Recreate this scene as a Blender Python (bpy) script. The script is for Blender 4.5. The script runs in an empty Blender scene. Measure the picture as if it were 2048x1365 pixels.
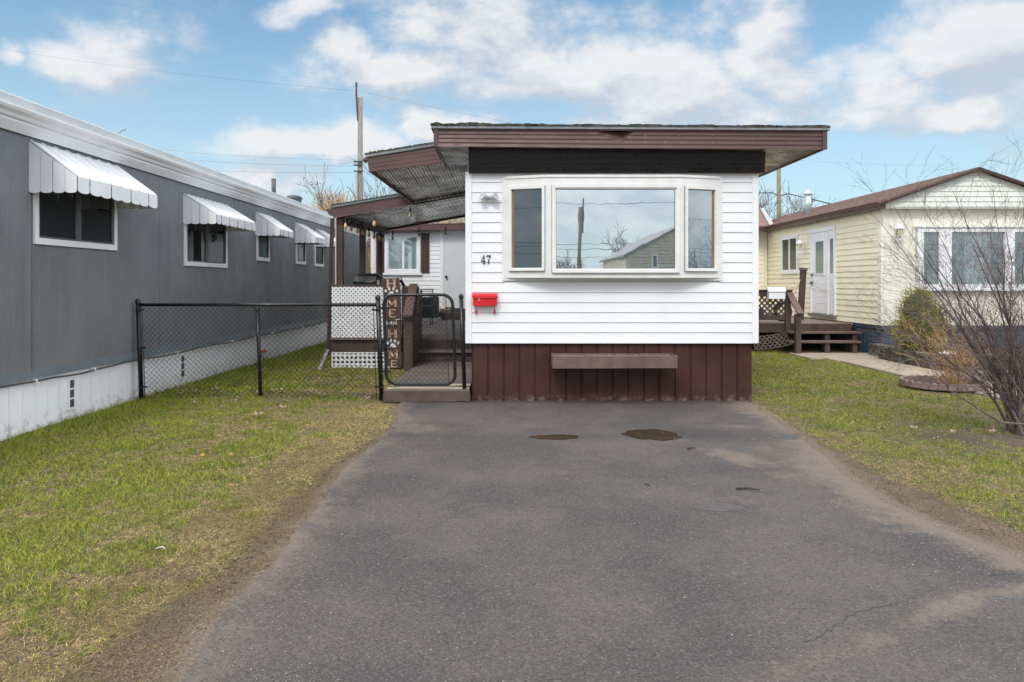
import bpy, math, random
import numpy as np
from mathutils import Vector, Matrix

sc = bpy.context.scene
COL = sc.collection
R = math.radians
EYE, FP, VX, VY = 1.47, 1365.0, 1013.0, 568.0      # eye height, focal length in photo pixels, vanishing point

# ------------------------------------------------------------------ camera
cam = bpy.data.cameras.new('camera'); cam.lens = 24; cam.sensor_width = 36
cam.shift_x = 0.00537; cam.shift_y = -0.0559; cam.clip_start = 0.05; cam.clip_end = 2000
camo = bpy.data.objects.new('camera', cam); COL.objects.link(camo)
camo.location = (0, 0, EYE); camo.rotation_euler = (R(90), 0, 0)
sc.camera = camo
sc.render.resolution_x = 1024; sc.render.resolution_y = 682

# ------------------------------------------------------------------ light
SUN_DIR = Vector((-0.20, -0.66, 0.74)).normalized()
EXPOSURE = 0.82; SKY_STRENGTH = 0.085; SUN_STRENGTH = 0.9
sc.view_settings.view_transform = 'Standard'; sc.view_settings.look = 'None'
sc.view_settings.gamma = 1; sc.view_settings.exposure = EXPOSURE
sun = bpy.data.lights.new('sun', 'SUN'); sun.energy = SUN_STRENGTH; sun.angle = R(13); sun.color = (1.0, 0.96, 0.9)
suno = bpy.data.objects.new('sun', sun); COL.objects.link(suno)
suno.rotation_euler = SUN_DIR.to_track_quat('Z', 'Y').to_euler(); suno.location = (0, 0, 20)

world = bpy.data.worlds.new('World'); sc.world = world; world.use_nodes = True

class NT:
    def __init__(s, tree): s.t = tree; s.n = tree.nodes; s.l = tree.links
    def node(s, typ, **kw):
        n = s.n.new(typ)
        for k, v in kw.items(): setattr(n, k, v)
        return n
    def set(s, sock, v):
        if isinstance(v, bpy.types.NodeSocket): s.l.new(v, sock)
        else: sock.default_value = v
    def m(s, op, a, b=None, c=None, clamp=False):
        n = s.node('ShaderNodeMath', operation=op, use_clamp=clamp)
        for i, v in enumerate((a, b, c)):
            if v is not None: s.set(n.inputs[i], v)
        return n.outputs[0]
    def v(s, op, a, b=None, c=None):
        n = s.node('ShaderNodeVectorMath', operation=op)
        for i, x in enumerate((a, b, c)):
            if x is not None: s.set(n.inputs[i], x)
        return n.outputs['Value'] if op in ('DOT_PRODUCT', 'LENGTH') else n.outputs[0]
    def noise(s, vec, scale, detail=4, rough=0.55, dist=0.0):
        n = s.node('ShaderNodeTexNoise'); s.set(n.inputs['Vector'], vec)
        n.inputs['Scale'].default_value = scale; n.inputs['Detail'].default_value = detail
        n.inputs['Roughness'].default_value = rough; n.inputs['Distortion'].default_value = dist
        return n.outputs['Fac']
    def ramp(s, x, lo, hi, smooth=True, a=0.0, b=1.0):
        n = s.node('ShaderNodeMapRange'); n.interpolation_type = 'SMOOTHSTEP' if smooth else 'LINEAR'
        s.set(n.inputs['Value'], x); s.set(n.inputs['From Min'], lo); s.set(n.inputs['From Max'], hi)
        s.set(n.inputs['To Min'], a); s.set(n.inputs['To Max'], b); return n.outputs['Result']
    def mix(s, f, a, b, typ='RGBA', blend='MIX'):
        n = s.node('ShaderNodeMix', data_type=typ)
        if typ == 'RGBA': n.blend_type = blend; i = (0, 6, 7); o = 2
        else: i = (0, 2, 3); o = 0
        for k, x in zip(i, (f, a, b)): s.set(n.inputs[k], x)
        return n.outputs[o]

def warp(t, vec, scale):
    n = t.node('ShaderNodeTexNoise'); t.set(n.inputs['Vector'], vec); n.inputs['Scale'].default_value = scale; n.inputs['Detail'].default_value = 6; n.inputs['Roughness'].default_value = 0.6
    return n.outputs['Color']
def cloud_group():
    g = bpy.data.node_groups.new('cloud_density', 'ShaderNodeTree')
    g.interface.new_socket('Dir', in_out='INPUT', socket_type='NodeSocketVector')
    g.interface.new_socket('D', in_out='OUTPUT', socket_type='NodeSocketFloat')
    t = NT(g); gi = t.node('NodeGroupInput'); go = t.node('NodeGroupOutput')
    d = gi.outputs[0]
    sep = t.node('ShaderNodeSeparateXYZ'); t.l.new(d, sep.inputs[0]); x, y, z = sep.outputs
    front = t.ramp(y, 0.15, 0.35)
    yy = t.m('MAXIMUM', y, 0.15)
    u = t.m('DIVIDE', x, yy); v = t.m('DIVIDE', z, yy)
    cmb = t.node('ShaderNodeCombineXYZ'); t.l.new(u, cmb.inputs[0]); t.l.new(v, cmb.inputs[1]); uv = t.v('ADD', cmb.outputs[0], t.v('MULTIPLY', t.v('SUBTRACT', warp(t, d, 4.5), (0.5, 0.5, 0.5)), (0.26, 0.16, 0)))
    blobs = [(165, 95, 100, 62, .95), (0, 92, 40, 24, .75), (610, 15, 70, 28, .65), (690, 85, 75, 40, .8), (790, 120, 120, 50, .85), (850, 45, 120, 55, .75),
             (1000, 70, 190, 70, .9), (1150, 130, 240, 70, .95), (1340, 150, 220, 80, .95), (1530, 90, 85, 85, .85), (1520, 200, 230, 45, .75),
             (1760, 150, 130, 75, .85), (1930, 90, 190, 85, .95), (1650, 140, 120, 60, .85), (1690, 235, 160, 35, .7), (1940, 225, 120, 38, .75), (2250, 150, 250, 120, .8),
             (620, 290, 150, 40, .85), (900, 245, 80, 32, .8), (480, 355, 110, 28, .7), (560, 375, 90, 28, .5), (1380, 30, 160, 50, .5),
             (900, -300, 700, 160, .5), (-600, 100, 400, 200, .5)]
    acc = None
    for px, py, a, b, w in blobs:
        a /= FP; b /= FP; cu = (px - VX) / FP; cv = (VY - py) / FP
        q = t.v('MULTIPLY_ADD', uv, (1 / a, 1 / b, 0), (-cu / a, -cv / b, 0))
        r2 = t.v('DOT_PRODUCT', q, q)
        e = t.m('MULTIPLY', t.m('POWER', 0.55, r2), w * 0.95)
        acc = e if acc is None else t.m('MAXIMUM', acc, e)
    sc3 = t.v('MULTIPLY', d, (1, 1, 1.9))
    n1 = t.noise(sc3, 6.0, 10, 0.60, 0.2)
    gen = t.ramp(t.noise(sc3, 2.0, 5, 0.55), 0.36, 0.60, a=0.35, b=1.0)
    # overhead, out of view, closed cloud is added to soften and fill the light
    over = t.ramp(z, 0.50, 0.72)
    base = t.mix(front, gen, acc, 'FLOAT')
    base = t.mix(over, base, 0.95, 'FLOAT')
    D = t.m('ADD', base, t.m('MULTIPLY', t.m('SUBTRACT', n1, 0.5), 1.9))
    t.l.new(D, go.inputs[0]); return g

def build_world():
    t = NT(world.node_tree); t.n.clear()
    out = t.node('ShaderNodeOutputWorld')
    sky = t.node('ShaderNodeTexSky'); sky.sky_type = 'NISHITA'; sky.sun_disc = False
    sky.sun_elevation = math.asin(SUN_DIR.z); sky.sun_rotation = math.atan2(SUN_DIR.x, SUN_DIR.y)
    sky.air_density = 1.0; sky.dust_density = 0.6; sky.ozone_density = 1.6
    co = t.node('ShaderNodeTexCoord').outputs['Generated']
    g = cloud_group()
    a = t.node('ShaderNodeGroup'); a.node_tree = g; t.l.new(co, a.inputs[0])
    b = t.node('ShaderNodeGroup'); b.node_tree = g; t.l.new(t.v('ADD', co, (-0.018, 0, 0.032)), b.inputs[0])
    D = a.outputs[0]
    mask = t.ramp(D, 0.06, 0.72)
    sep = t.node('ShaderNodeSeparateXYZ'); t.l.new(co, sep.inputs[0])
    mask = t.m('MULTIPLY', mask, t.ramp(sep.outputs[2], 0.0, 0.12, a=0.35, b=0.93))
    lit = t.m('ADD', t.m('MULTIPLY', t.m('SUBTRACT', D, b.outputs[0]), 2.2), 0.55, clamp=True)
    thick = t.ramp(D, 0.65, 1.25)
    lit = t.m('SUBTRACT', lit, t.m('MULTIPLY', thick, 0.32), clamp=True)
    ccol = t.mix(lit, (0.33, 0.36, 0.41, 1), (0.505, 0.508, 0.515, 1))
    bg1 = t.node('ShaderNodeBackground'); t.l.new(t.v('ADD', t.v('MULTIPLY', sky.outputs[0], (0.62, 0.85, 0.84)), (0.55, 0.75, 0.95)), bg1.inputs[0]); bg1.inputs[1].default_value = SKY_STRENGTH
    bg2 = t.node('ShaderNodeBackground'); t.l.new(ccol, bg2.inputs[0]); t.l.new(t.m('ADD', t.m('ADD', t.ramp(sep.outputs[2], 0.38, 0.62, a=1.0, b=2.1), t.m('ADD', t.ramp(sep.outputs[1], 0.3, -0.1, a=0.0, b=0.30), t.ramp(t.m('ABSOLUTE', sep.outputs[0]), 0.62, 0.88, a=0.0, b=2.4))), t.m('MULTIPLY', t.m('POWER', t.m('MAXIMUM', t.v('DOT_PRODUCT', co, tuple(SUN_DIR)), 0.0), 6.0), 1.0)), bg2.inputs[1])  # unseen cloud brightened overhead, behind and at the sides as added fill light
    # pale air low down on the sky
    bg3 = t.node('ShaderNodeBackground'); bg3.inputs[0].default_value = (0.36, 0.455, 0.505, 1); bg3.inputs[1].default_value = 1.0
    air = t.m('MULTIPLY', t.ramp(sep.outputs[2], 0.0, 0.40, a=0.95, b=0.0), 0.8)
    m0 = t.node('ShaderNodeMixShader'); t.l.new(air, m0.inputs[0]); t.l.new(bg1.outputs[0], m0.inputs[1]); t.l.new(bg3.outputs[0], m0.inputs[2])
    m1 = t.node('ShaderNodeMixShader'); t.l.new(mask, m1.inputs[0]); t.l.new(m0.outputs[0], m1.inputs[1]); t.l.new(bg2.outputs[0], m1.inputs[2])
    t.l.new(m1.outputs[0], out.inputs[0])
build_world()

# ------------------------------------------------------------------ helpers
def P(px, py, Y): return Vector(((px - VX) * Y / FP, Y, EYE - (py - VY) * Y / FP))
def X_(px, Y): return (px - VX) * Y / FP
def Z_(py, Y): return EYE - (py - VY) * Y / FP
def G(px, py):
    Y = EYE * FP / (py - VY); return Vector(((px - VX) * Y / FP, Y, 0))
def lin(r, g, b):
    f = lambda c: c / 12.92 if c <= 0.04045 else ((c + 0.055) / 1.055) ** 2.4
    return tuple(f(v / 255) for v in (r, g, b))

_M = {}
def mat(name, col, rough=0.6, var=0.12, scale=4.0, bump=0.0, bscale=60.0, metal=0.0, specks=0.0, stretch=(1, 1, 1), spec=0.5, streak=0.0, streakcol=None, dirt=0.0, dirtcol=(0.12, 0.1, 0.08), foot=0.0, footcol=(0.2, 0.16, 0.13)):
    if name in _M: return _M[name]
    m = bpy.data.materials.new(name); m.use_nodes = True; t = NT(m.node_tree)
    bs = t.n['Principled BSDF']
    co = t.node('ShaderNodeTexCoord').outputs['Object']
    cs = t.v('MULTIPLY', co, stretch)
    n = t.noise(cs, scale, 6, 0.6)
    c = col
    lo = tuple(x * (1 - var) for x in c) + (1,); hi = tuple(min(1, x * (1 + var)) for x in c) + (1,)
    cc = t.mix(t.ramp(n, 0.3, 0.7), lo, hi)
    if streak:
        sn = t.noise(t.v('MULTIPLY', co, (7, 7, 0.35)), 1.0, 5, 0.65)
        cc = t.mix(t.m('MULTIPLY', t.ramp(sn, 0.5, 0.78), streak), cc, tuple(streakcol or (0.3, 0.28, 0.25)) + (1,))
    if dirt:
        dn = t.noise(co, 1.7, 8, 0.7)
        cc = t.mix(t.m('MULTIPLY', t.ramp(dn, 0.5, 0.75), dirt), cc, tuple(dirtcol) + (1,))
    if specks:
        sp = t.noise(co, 55, 2, 0.5)
        cc = t.mix(t.m('MULTIPLY', t.ramp(sp, 0.70, 0.76), specks), cc, (0.09, 0.075, 0.06, 1))
    if foot:   # scuffs and splashed mud along the foot of a skirting
        sp = t.node('ShaderNodeSeparateXYZ'); t.l.new(co, sp.inputs[0])
        k_ = t.m('MULTIPLY', t.ramp(t.noise(co, 11, 6, 0.75), 0.47, 0.60), t.ramp(sp.outputs[2], foot, 0.0))
        cc = t.mix(t.m('MULTIPLY', k_, 0.75), cc, tuple(footcol) + (1,))
    t.l.new(cc, bs.inputs['Base Color'])
    bs.inputs['Roughness'].default_value = rough; bs.inputs['Metallic'].default_value = metal
    bs.inputs['Specular IOR Level'].default_value = spec
    rn = t.ramp(t.noise(cs, scale * 2.7, 4), 0.3, 0.7, a=max(0.03, rough - 0.1), b=min(1, rough + 0.1)); t.l.new(rn, bs.inputs['Roughness'])
    if bump:
        bn = t.noise(cs, bscale, 4, 0.6)
        bp = t.node('ShaderNodeBump'); bp.inputs['Strength'].default_value = 1.0; bp.inputs['Distance'].default_value = bump
        t.l.new(bn, bp.inputs['Height']); t.l.new(bp.outputs[0], bs.inputs['Normal'])
    _M[name] = m; return m

class MB:
    """collects shapes; build() links them as ONE mesh object"""
    def __init__(s): s.v = []; s.f = []; s.mi = []; s.cur = 0
    def add(s, vs, fs):
        b = len(s.v); s.v += [tuple(v) for v in vs]
        for f in fs: s.f.append(tuple(b + i for i in f)); s.mi.append(s.cur)
    def box(s, a, b):
        x0, x1 = sorted((a[0], b[0])); y0, y1 = sorted((a[1], b[1])); z0, z1 = sorted((a[2], b[2]))
        s.hexa([(x0, y0, z0), (x1, y0, z0), (x1, y1, z0), (x0, y1, z0)], [(x0, y0, z1), (x1, y0, z1), (x1, y1, z1), (x0, y1, z1)]); return s
    def hexa(s, bot, top):
        s.add(list(bot) + list(top), [(3, 2, 1, 0), (4, 5, 6, 7), (0, 1, 5, 4), (1, 2, 6, 5), (2, 3, 7, 6), (3, 0, 4, 7)]); return s
    def prism(s, poly, off):
        n = len(poly); o = Vector(off)
        s.add([Vector(p) for p in poly] + [Vector(p) + o for p in poly],
              [tuple(range(n - 1, -1, -1)), tuple(range(n, 2 * n))] + [(i, (i + 1) % n, n + (i + 1) % n, n + i) for i in range(n)]); return s
    def quad(s, *p): s.add(p, [tuple(range(len(p)))]); return s
    def tube(s, pts, r, n=6, cap=True):
        pts = [Vector(p) for p in pts]; rs = r if isinstance(r, (list, tuple)) else [r] * len(pts)
        b = len(s.v); up = None
        for i, p in enumerate(pts):
            d = (pts[min(i + 1, len(pts) - 1)] - pts[max(i - 1, 0)])
            if d.length < 1e-9: d = Vector((0, 0, 1))
            d.normalize()
            if up is None: up = d.orthogonal().normalized()
            up = (up - d * up.dot(d))
            up = up.normalized() if up.length > 1e-6 else d.orthogonal().normalized()
            w = d.cross(up)
            for k in range(n):
                a = 2 * math.pi * k / n; s.v.append(tuple(p + (up * math.cos(a) + w * math.sin(a)) * rs[i]))
        for i in range(len(pts) - 1):
            for k in range(n):
                k2 = (k + 1) % n
                s.f.append((b + i * n + k, b + i * n + k2, b + (i + 1) * n + k2, b + (i + 1) * n + k)); s.mi.append(s.cur)
        if cap:
            s.f.append(tuple(b + k for k in range(n - 1, -1, -1))); s.mi.append(s.cur)
            e = b + (len(pts) - 1) * n; s.f.append(tuple(e + k for k in range(n))); s.mi.append(s.cur)
        return s
    def beam(s, a, b, w, h, up=(0, 0, 1)):
        """rectangular bar from a to b"""
        a = Vector(a); b = Vector(b); d = (b - a).normalized(); u = Vector(up); side = d.cross(u).normalized(); u = side.cross(d).normalized()
        q = lambda p: [p - side * w / 2 - u * h / 2, p + side * w / 2 - u * h / 2, p + side * w / 2 + u * h / 2, p - side * w / 2 + u * h / 2]
        A = q(a); B = q(b); s.add(A + B, [(3, 2, 1, 0), (4, 5, 6, 7), (0, 1, 5, 4), (1, 2, 6, 5), (2, 3, 7, 6), (3, 0, 4, 7)]); return s
    def ball(s, c, r, n=8, sq=(1, 1, 1)):
        c = Vector(c); rings = n // 2; b = len(s.v)
        for i in range(rings + 1):
            th = math.pi * i / rings
            for k in range(n):
                a = 2 * math.pi * k / n
                s.v.append((c.x + r * sq[0] * math.sin(th) * math.cos(a), c.y + r * sq[1] * math.sin(th) * math.sin(a), c.z + r * sq[2] * math.cos(th)))
        for i in range(rings):
            for k in range(n):
                s.f.append((b + i * n + k, b + (i + 1) * n + k, b + (i + 1) * n + (k + 1) % n, b + i * n + (k + 1) % n)); s.mi.append(s.cur)
        return s
    def lathe(s, c, prof, n=16):
        c = Vector(c); b = len(s.v)
        for r, z in prof:
            for k in range(n):
                a = 2 * math.pi * k / n; s.v.append((c.x + r * math.cos(a), c.y + r * math.sin(a), c.z + z))
        for i in range(len(prof) - 1):
            for k in range(n):
                s.f.append((b + i * n + k, b + i * n + (k + 1) % n, b + (i + 1) * n + (k + 1) % n, b + (i + 1) * n + k)); s.mi.append(s.cur)
        return s
    def map(s, fn): s.v = [tuple(fn(Vector(v))) for v in s.v]; return s
    def build_each(s, name, m, parent, per=1):
        """every run of `per` connected pieces becomes a part of its own"""
        n = len(s.v); p = list(range(n))
        def f(i):
            while p[i] != i: p[i] = p[p[i]]; i = p[i]
            return i
        for fc in s.f:
            for j in fc[1:]: p[f(j)] = f(fc[0])
        roots = []; idx = {}
        for i in range(n):
            r = f(i)
            if r not in idx: idx[r] = len(roots); roots.append(r)
        for g in range(0, len(roots), per):
            mb = MB(); mp = {}
            for fc in s.f:
                if g <= idx[f(fc[0])] < g + per:
                    for j in fc:
                        if j not in mp: mp[j] = len(mb.v); mb.v.append(s.v[j])
                    mb.f.append(tuple(mp[j] for j in fc)); mb.mi.append(0)
            mb.build(name, m, parent)
    def build(s, name, m, parent=None, smooth=False, bevel=0.0):
        me = bpy.data.meshes.new(name); me.from_pydata(s.v, [], s.f)
        ms = m if isinstance(m, (list, tuple)) else [m]
        for x in ms: me.materials.append(x)
        if len(ms) > 1: me.polygons.foreach_set('material_index', s.mi)
        if smooth: me.shade_smooth()
        me.update()
        o = bpy.data.objects.new(name, me); COL.objects.link(o)
        if parent is not None:
            o.parent = parent; o.location = -worldloc(parent)
        if bevel:
            md = o.modifiers.new('bevel', 'BEVEL'); md.width = bevel; md.segments = 2; md.limit_method = 'ANGLE'; md.angle_limit = R(40)
        return o

def worldloc(o):
    l = Vector(o.location)
    while o.parent: o = o.parent; l += Vector(o.location)
    return l
def tag(o, label, cat, group=None):
    o['label'] = label; o['category'] = cat
    if group: o['group'] = group
    return o
def thing(name, label, cat, loc, group=None):
    o = bpy.data.objects.new(name, None); COL.objects.link(o); o.location = loc; o.empty_display_size = 0.2
    return tag(o, label, cat, group)
def structure(o): o['kind'] = 'structure'; return o
def box(name, m, parent, a, b, bevel=0.0): return MB().box(a, b).build(name, m, parent, bevel=bevel)

# numpy value noise
def vnoise(x, y, seed=0):
    rs = np.random.RandomState(seed); T = rs.rand(256, 256)
    xi = np.floor(x).astype(int); yi = np.floor(y).astype(int); fx = x - xi; fy = y - yi
    fx = fx * fx * (3 - 2 * fx); fy = fy * fy * (3 - 2 * fy)
    a = T[xi % 256, yi % 256]; b = T[(xi + 1) % 256, yi % 256]; c = T[xi % 256, (yi + 1) % 256]; d = T[(xi + 1) % 256, (yi + 1) % 256]
    return (a * (1 - fx) + b * fx) * (1 - fy) + (c * (1 - fx) + d * fx) * fy
def fbm(x, y, seed=0, o=4):
    s = 0; a = 0.5; tot = 0
    for k in range(o): s = s + a * vnoise(x * 2 ** k + 17 * k, y * 2 ** k + 31 * k, seed + k); tot += a; a *= 0.55
    return s / tot

# ------------------------------------------------------------------ materials
WHITE = mat('white_vinyl', (0.785, 0.785, 0.78), 0.45, 0.03, 1.5, dirt=0.10, dirtcol=(0.5, 0.48, 0.45), specks=0.25)
WHITE_TRIM = mat('white_trim', (0.80, 0.80, 0.80), 0.4, 0.03, 3, specks=0.15)
OLDWHITE = mat('weathered_white_paint', (0.735, 0.725, 0.695), 0.5, 0.05, 5, dirt=0.3, dirtcol=(0.52, 0.48, 0.43), specks=0.5)
BROWN_METAL = mat('brown_metal_fascia', (0.105, 0.056, 0.052), 0.42, 0.14, 2.2, spec=0.3, dirt=0.25, dirtcol=(0.17, 0.11, 0.105), stretch=(1, 1, 3))
SKIRT_BROWN = mat('brown_skirting', (0.062, 0.0245, 0.0195), 0.45, 0.25, 2.0, spec=0.25, streak=0.35, streakcol=(0.025, 0.012, 0.01), dirt=0.3, dirtcol=(0.085, 0.055, 0.05), specks=0.1, foot=0.10, footcol=(0.20, 0.15, 0.13))
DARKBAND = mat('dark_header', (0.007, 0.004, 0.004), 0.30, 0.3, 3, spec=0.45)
BROWN_WOOD = mat('brown_stained_wood', (0.072, 0.043, 0.032), 0.7, 0.25, 5, bump=0.002, bscale=25, stretch=(1, 1, 0.25), dirt=0.3, dirtcol=(0.12, 0.085, 0.068))
BROWN_RAIL = mat('brown_worn_rail', (0.14, 0.085, 0.068), 0.72, 0.2, 6, bump=0.001, bscale=30, dirt=0.25, dirtcol=(0.2, 0.14, 0.12))
BROWN_DARK = mat('dark_brown_paint', (0.045, 0.020, 0.018), 0.5, 0.2, 4)
DECK = mat('grey_brown_decking', (0.16, 0.125, 0.105), 0.7, 0.28, 3, bump=0.002, bscale=30, dirt=0.4, dirtcol=(0.09, 0.065, 0.055), stretch=(0.35, 1, 1))
PALEWOOD = mat('bare_pale_boards', (0.66, 0.54, 0.38), 0.75, 0.15, 6, dirt=0.3, dirtcol=(0.3, 0.22, 0.16))
SHINGLE = mat('mossy_grey_shingle', (0.06, 0.062, 0.052), 0.95, 0.5, 14, bump=0.006, bscale=90)
DRIP = mat('galvanised_drip_edge', (0.50, 0.56, 0.59), 0.4, 0.12, 9, metal=0.15)
GREYWALL = mat('grey_corrugated_metal', (0.160, 0.168, 0.174), 0.42, 0.12, 1.6, streak=0.5, streakcol=(0.22, 0.225, 0.23), dirt=0.2, dirtcol=(0.13, 0.138, 0.142), specks=0.1)
GREYFLASH = mat('blue_grey_flashing', (0.125, 0.155, 0.17), 0.5, 0.12, 4, specks=0.2)
WHITE_METAL = mat('white_painted_metal', (0.82, 0.82, 0.83), 0.4, 0.04, 2, dirt=0.15, dirtcol=(0.5, 0.5, 0.5), specks=0.1)
GUTTER = mat('pale_grey_gutter', (0.80, 0.80, 0.80), 0.4, 0.05, 3, dirt=0.2, dirtcol=(0.5, 0.5, 0.5))
BLACKMETAL = mat('black_coated_steel', (0.010, 0.012, 0.013), 0.33, 0.2, 8)
DARKPLASTIC = mat('black_plastic', (0.012, 0.014, 0.015), 0.4, 0.2, 8)
RED = mat('red_paint', (0.62, 0.018, 0.022), 0.35, 0.08, 6)
CREAM = mat('cream_vinyl', (0.86, 0.79, 0.58), 0.5, 0.04, 2, dirt=0.15, dirtcol=(0.55, 0.5, 0.36))
CREAM_PALE = mat('pale_cream_vinyl', (0.80, 0.77, 0.65), 0.5, 0.05, 2, streak=0.25, streakcol=(0.5, 0.46, 0.34))
CREAM_GABLE = mat('pale_gable_vinyl', (0.72, 0.74, 0.66), 0.5, 0.04, 2)
BROWNSHINGLE = mat('brown_shingle', (0.20, 0.125, 0.095), 0.9, 0.35, 9, bump=0.004, bscale=60, dirt=0.3, dirtcol=(0.12, 0.08, 0.07))
BLUEGREY = mat('slate_blue_skirting', (0.05, 0.075, 0.11), 0.55, 0.2, 3, streak=0.3, streakcol=(0.08, 0.11, 0.14))
CONCRETE = mat('concrete', (0.36, 0.29, 0.22), 0.85, 0.12, 3, bump=0.002, bscale=80, dirt=0.3, dirtcol=(0.25, 0.2, 0.15))
STONE = mat('dark_wall_stone', (0.115, 0.10, 0.08), 0.9, 0.45, 7, bump=0.008, bscale=40)
STONE_PALE = mat('edging_stone', (0.22, 0.155, 0.13), 0.9, 0.3, 8, bump=0.004, bscale=40)
SOIL = mat('soil', (0.075, 0.050, 0.036), 0.95, 0.4, 12, bump=0.01, bscale=60)
BARK_GREY = mat('grey_weathered_pole', (0.24, 0.21, 0.18), 0.9, 0.25, 5, stretch=(4, 4, 0.5), bump=0.004, bscale=30)
BARK_TAN = mat('tan_pole', (0.22, 0.18, 0.11), 0.9, 0.25, 5, stretch=(4, 4, 0.5))
TWIG = mat('purple_brown_twig', (0.125, 0.088, 0.080), 0.75, 0.35, 6)
TWIG_TAN = mat('tan_stems', (0.46, 0.28, 0.11), 0.75, 0.35, 6)
TWIG_FAR = mat('far_twigs', (0.16, 0.115, 0.085), 0.9, 0.3, 3)
DEADLEAF = mat('dry_leaf', (0.36, 0.25, 0.18), 0.8, 0.35, 30)
GOLD = mat('golden_brush', (0.52, 0.34, 0.15), 0.9, 0.35, 3)
EVERGREEN = mat('evergreen_sprays', (0.25, 0.25, 0.030), 0.8, 0.5, 9)
EVERBROWN = mat('scorched_sprays', (0.34, 0.17, 0.05), 0.85, 0.4, 9)
WIRE = mat('black_cable', (0.012, 0.012, 0.013), 0.5, 0.1, 5)
GREYCABLE = mat('grey_cable', (0.06, 0.063, 0.065), 0.5, 0.2, 5)
SIGNWOOD = mat('brown_sign_board', (0.085, 0.050, 0.032), 0.7, 0.3, 4, stretch=(6, 6, 0.5), bump=0.001, bscale=20)
SIGNPINK = mat('blush_letters', (0.70, 0.46, 0.36), 0.6, 0.08, 10)
SIGNWHITE = mat('white_letters', (0.78, 0.78, 0.76), 0.6, 0.05, 10)
BULB = mat('amber_bulb_glass', (0.72, 0.47, 0.22), 0.12, 0.15, 40)
DOORGREY = mat('pale_grey_door', (0.62, 0.64, 0.64), 0.45, 0.05, 1.2, dirt=0.2, dirtcol=(0.5, 0.44, 0.34))
CURTAIN_ = mat('pale_blind', (0.42, 0.50, 0.49), 0.7, 0.12, 2, stretch=(8, 1, 0.3))
INTERIOR = mat('dark_interior', (0.02, 0.024, 0.028), 0.8, 0.3, 2)
BEIGE = mat('beige_siding', (0.66, 0.57, 0.46), 0.6, 0.08, 3)
SCREEN = mat('grey_window_sash', (0.10, 0.105, 0.11), 0.5, 0.1, 6)
OLDWOOD = mat('orange_wood_strip', (0.26, 0.165, 0.095), 0.6, 0.2, 8, stretch=(5, 5, 0.5))
LITTER = mat('pale_litter', (0.65, 0.63, 0.60), 0.8, 0.2, 20)

def glass(name, tint, refl, curtain=0.0, ccol=(0.5, 0.55, 0.55), rough=0.0):
    """window glass: a mirror-like coat over a dark or curtained room"""
    m = bpy.data.materials.new(name); m.use_nodes = True; t = NT(m.node_tree); t.n.remove(t.n['Principled BSDF'])
    out = t.n['Material Output']
    co = t.node('ShaderNodeTexCoord').outputs['Object']
    d = t.node('ShaderNodeBsdfDiffuse')
    n = t.noise(t.v('MULTIPLY', co, (9, 9, 0.6)), 1.3, 4)
    t.l.new(t.mix(t.m('MULTIPLY', t.ramp(n, 0.35, 0.7), curtain), tint + (1,), tuple(ccol) + (1,)), d.inputs[0])
    g = t.node('ShaderNodeBsdfGlossy'); g.inputs['Roughness'].default_value = rough; g.inputs[0].default_value = (0.84, 0.89, 0.90, 1)
    bp = t.node('ShaderNodeBump'); bp.inputs['Distance'].default_value = 0.0015; bp.inputs['Strength'].default_value = 0.35
    t.l.new(t.noise(co, 2.3, 2), bp.inputs['Height']); t.l.new(bp.outputs[0], g.inputs['Normal'])
    f = t.node('ShaderNodeLayerWeight'); f.inputs[0].default_value = 0.35
    fac = t.m('ADD', t.m('MULTIPLY', f.outputs['Fresnel'], 0.5), refl, clamp=True)
    mx = t.node('ShaderNodeMixShader'); t.l.new(fac, mx.inputs[0]); t.l.new(d.outputs[0], mx.inputs[1]); t.l.new(g.outputs[0], mx.inputs[2])
    t.l.new(mx.outputs[0], out.inputs[0]); return m
GLASS_MIRROR = glass('reflective_picture_glass', (0.10, 0.13, 0.14), 0.70)
GLASS_DARK = glass('dark_glass', (0.012, 0.015, 0.018), 0.13)
GLASS_SASH = glass('blue_grey_glass', (0.045, 0.055, 0.068), 0.28)
GLASS_CURT = glass('curtained_glass', (0.20, 0.27, 0.27), 0.22, 0.8, (0.42, 0.52, 0.50))
GLASS_YEL = glass('green_grey_glass', (0.05, 0.075, 0.08), 0.25, 0.5, (0.16, 0.2, 0.2))
GLASS_DOOR = glass('leaded_glass', (0.09, 0.17, 0.165), 0.2)

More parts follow.
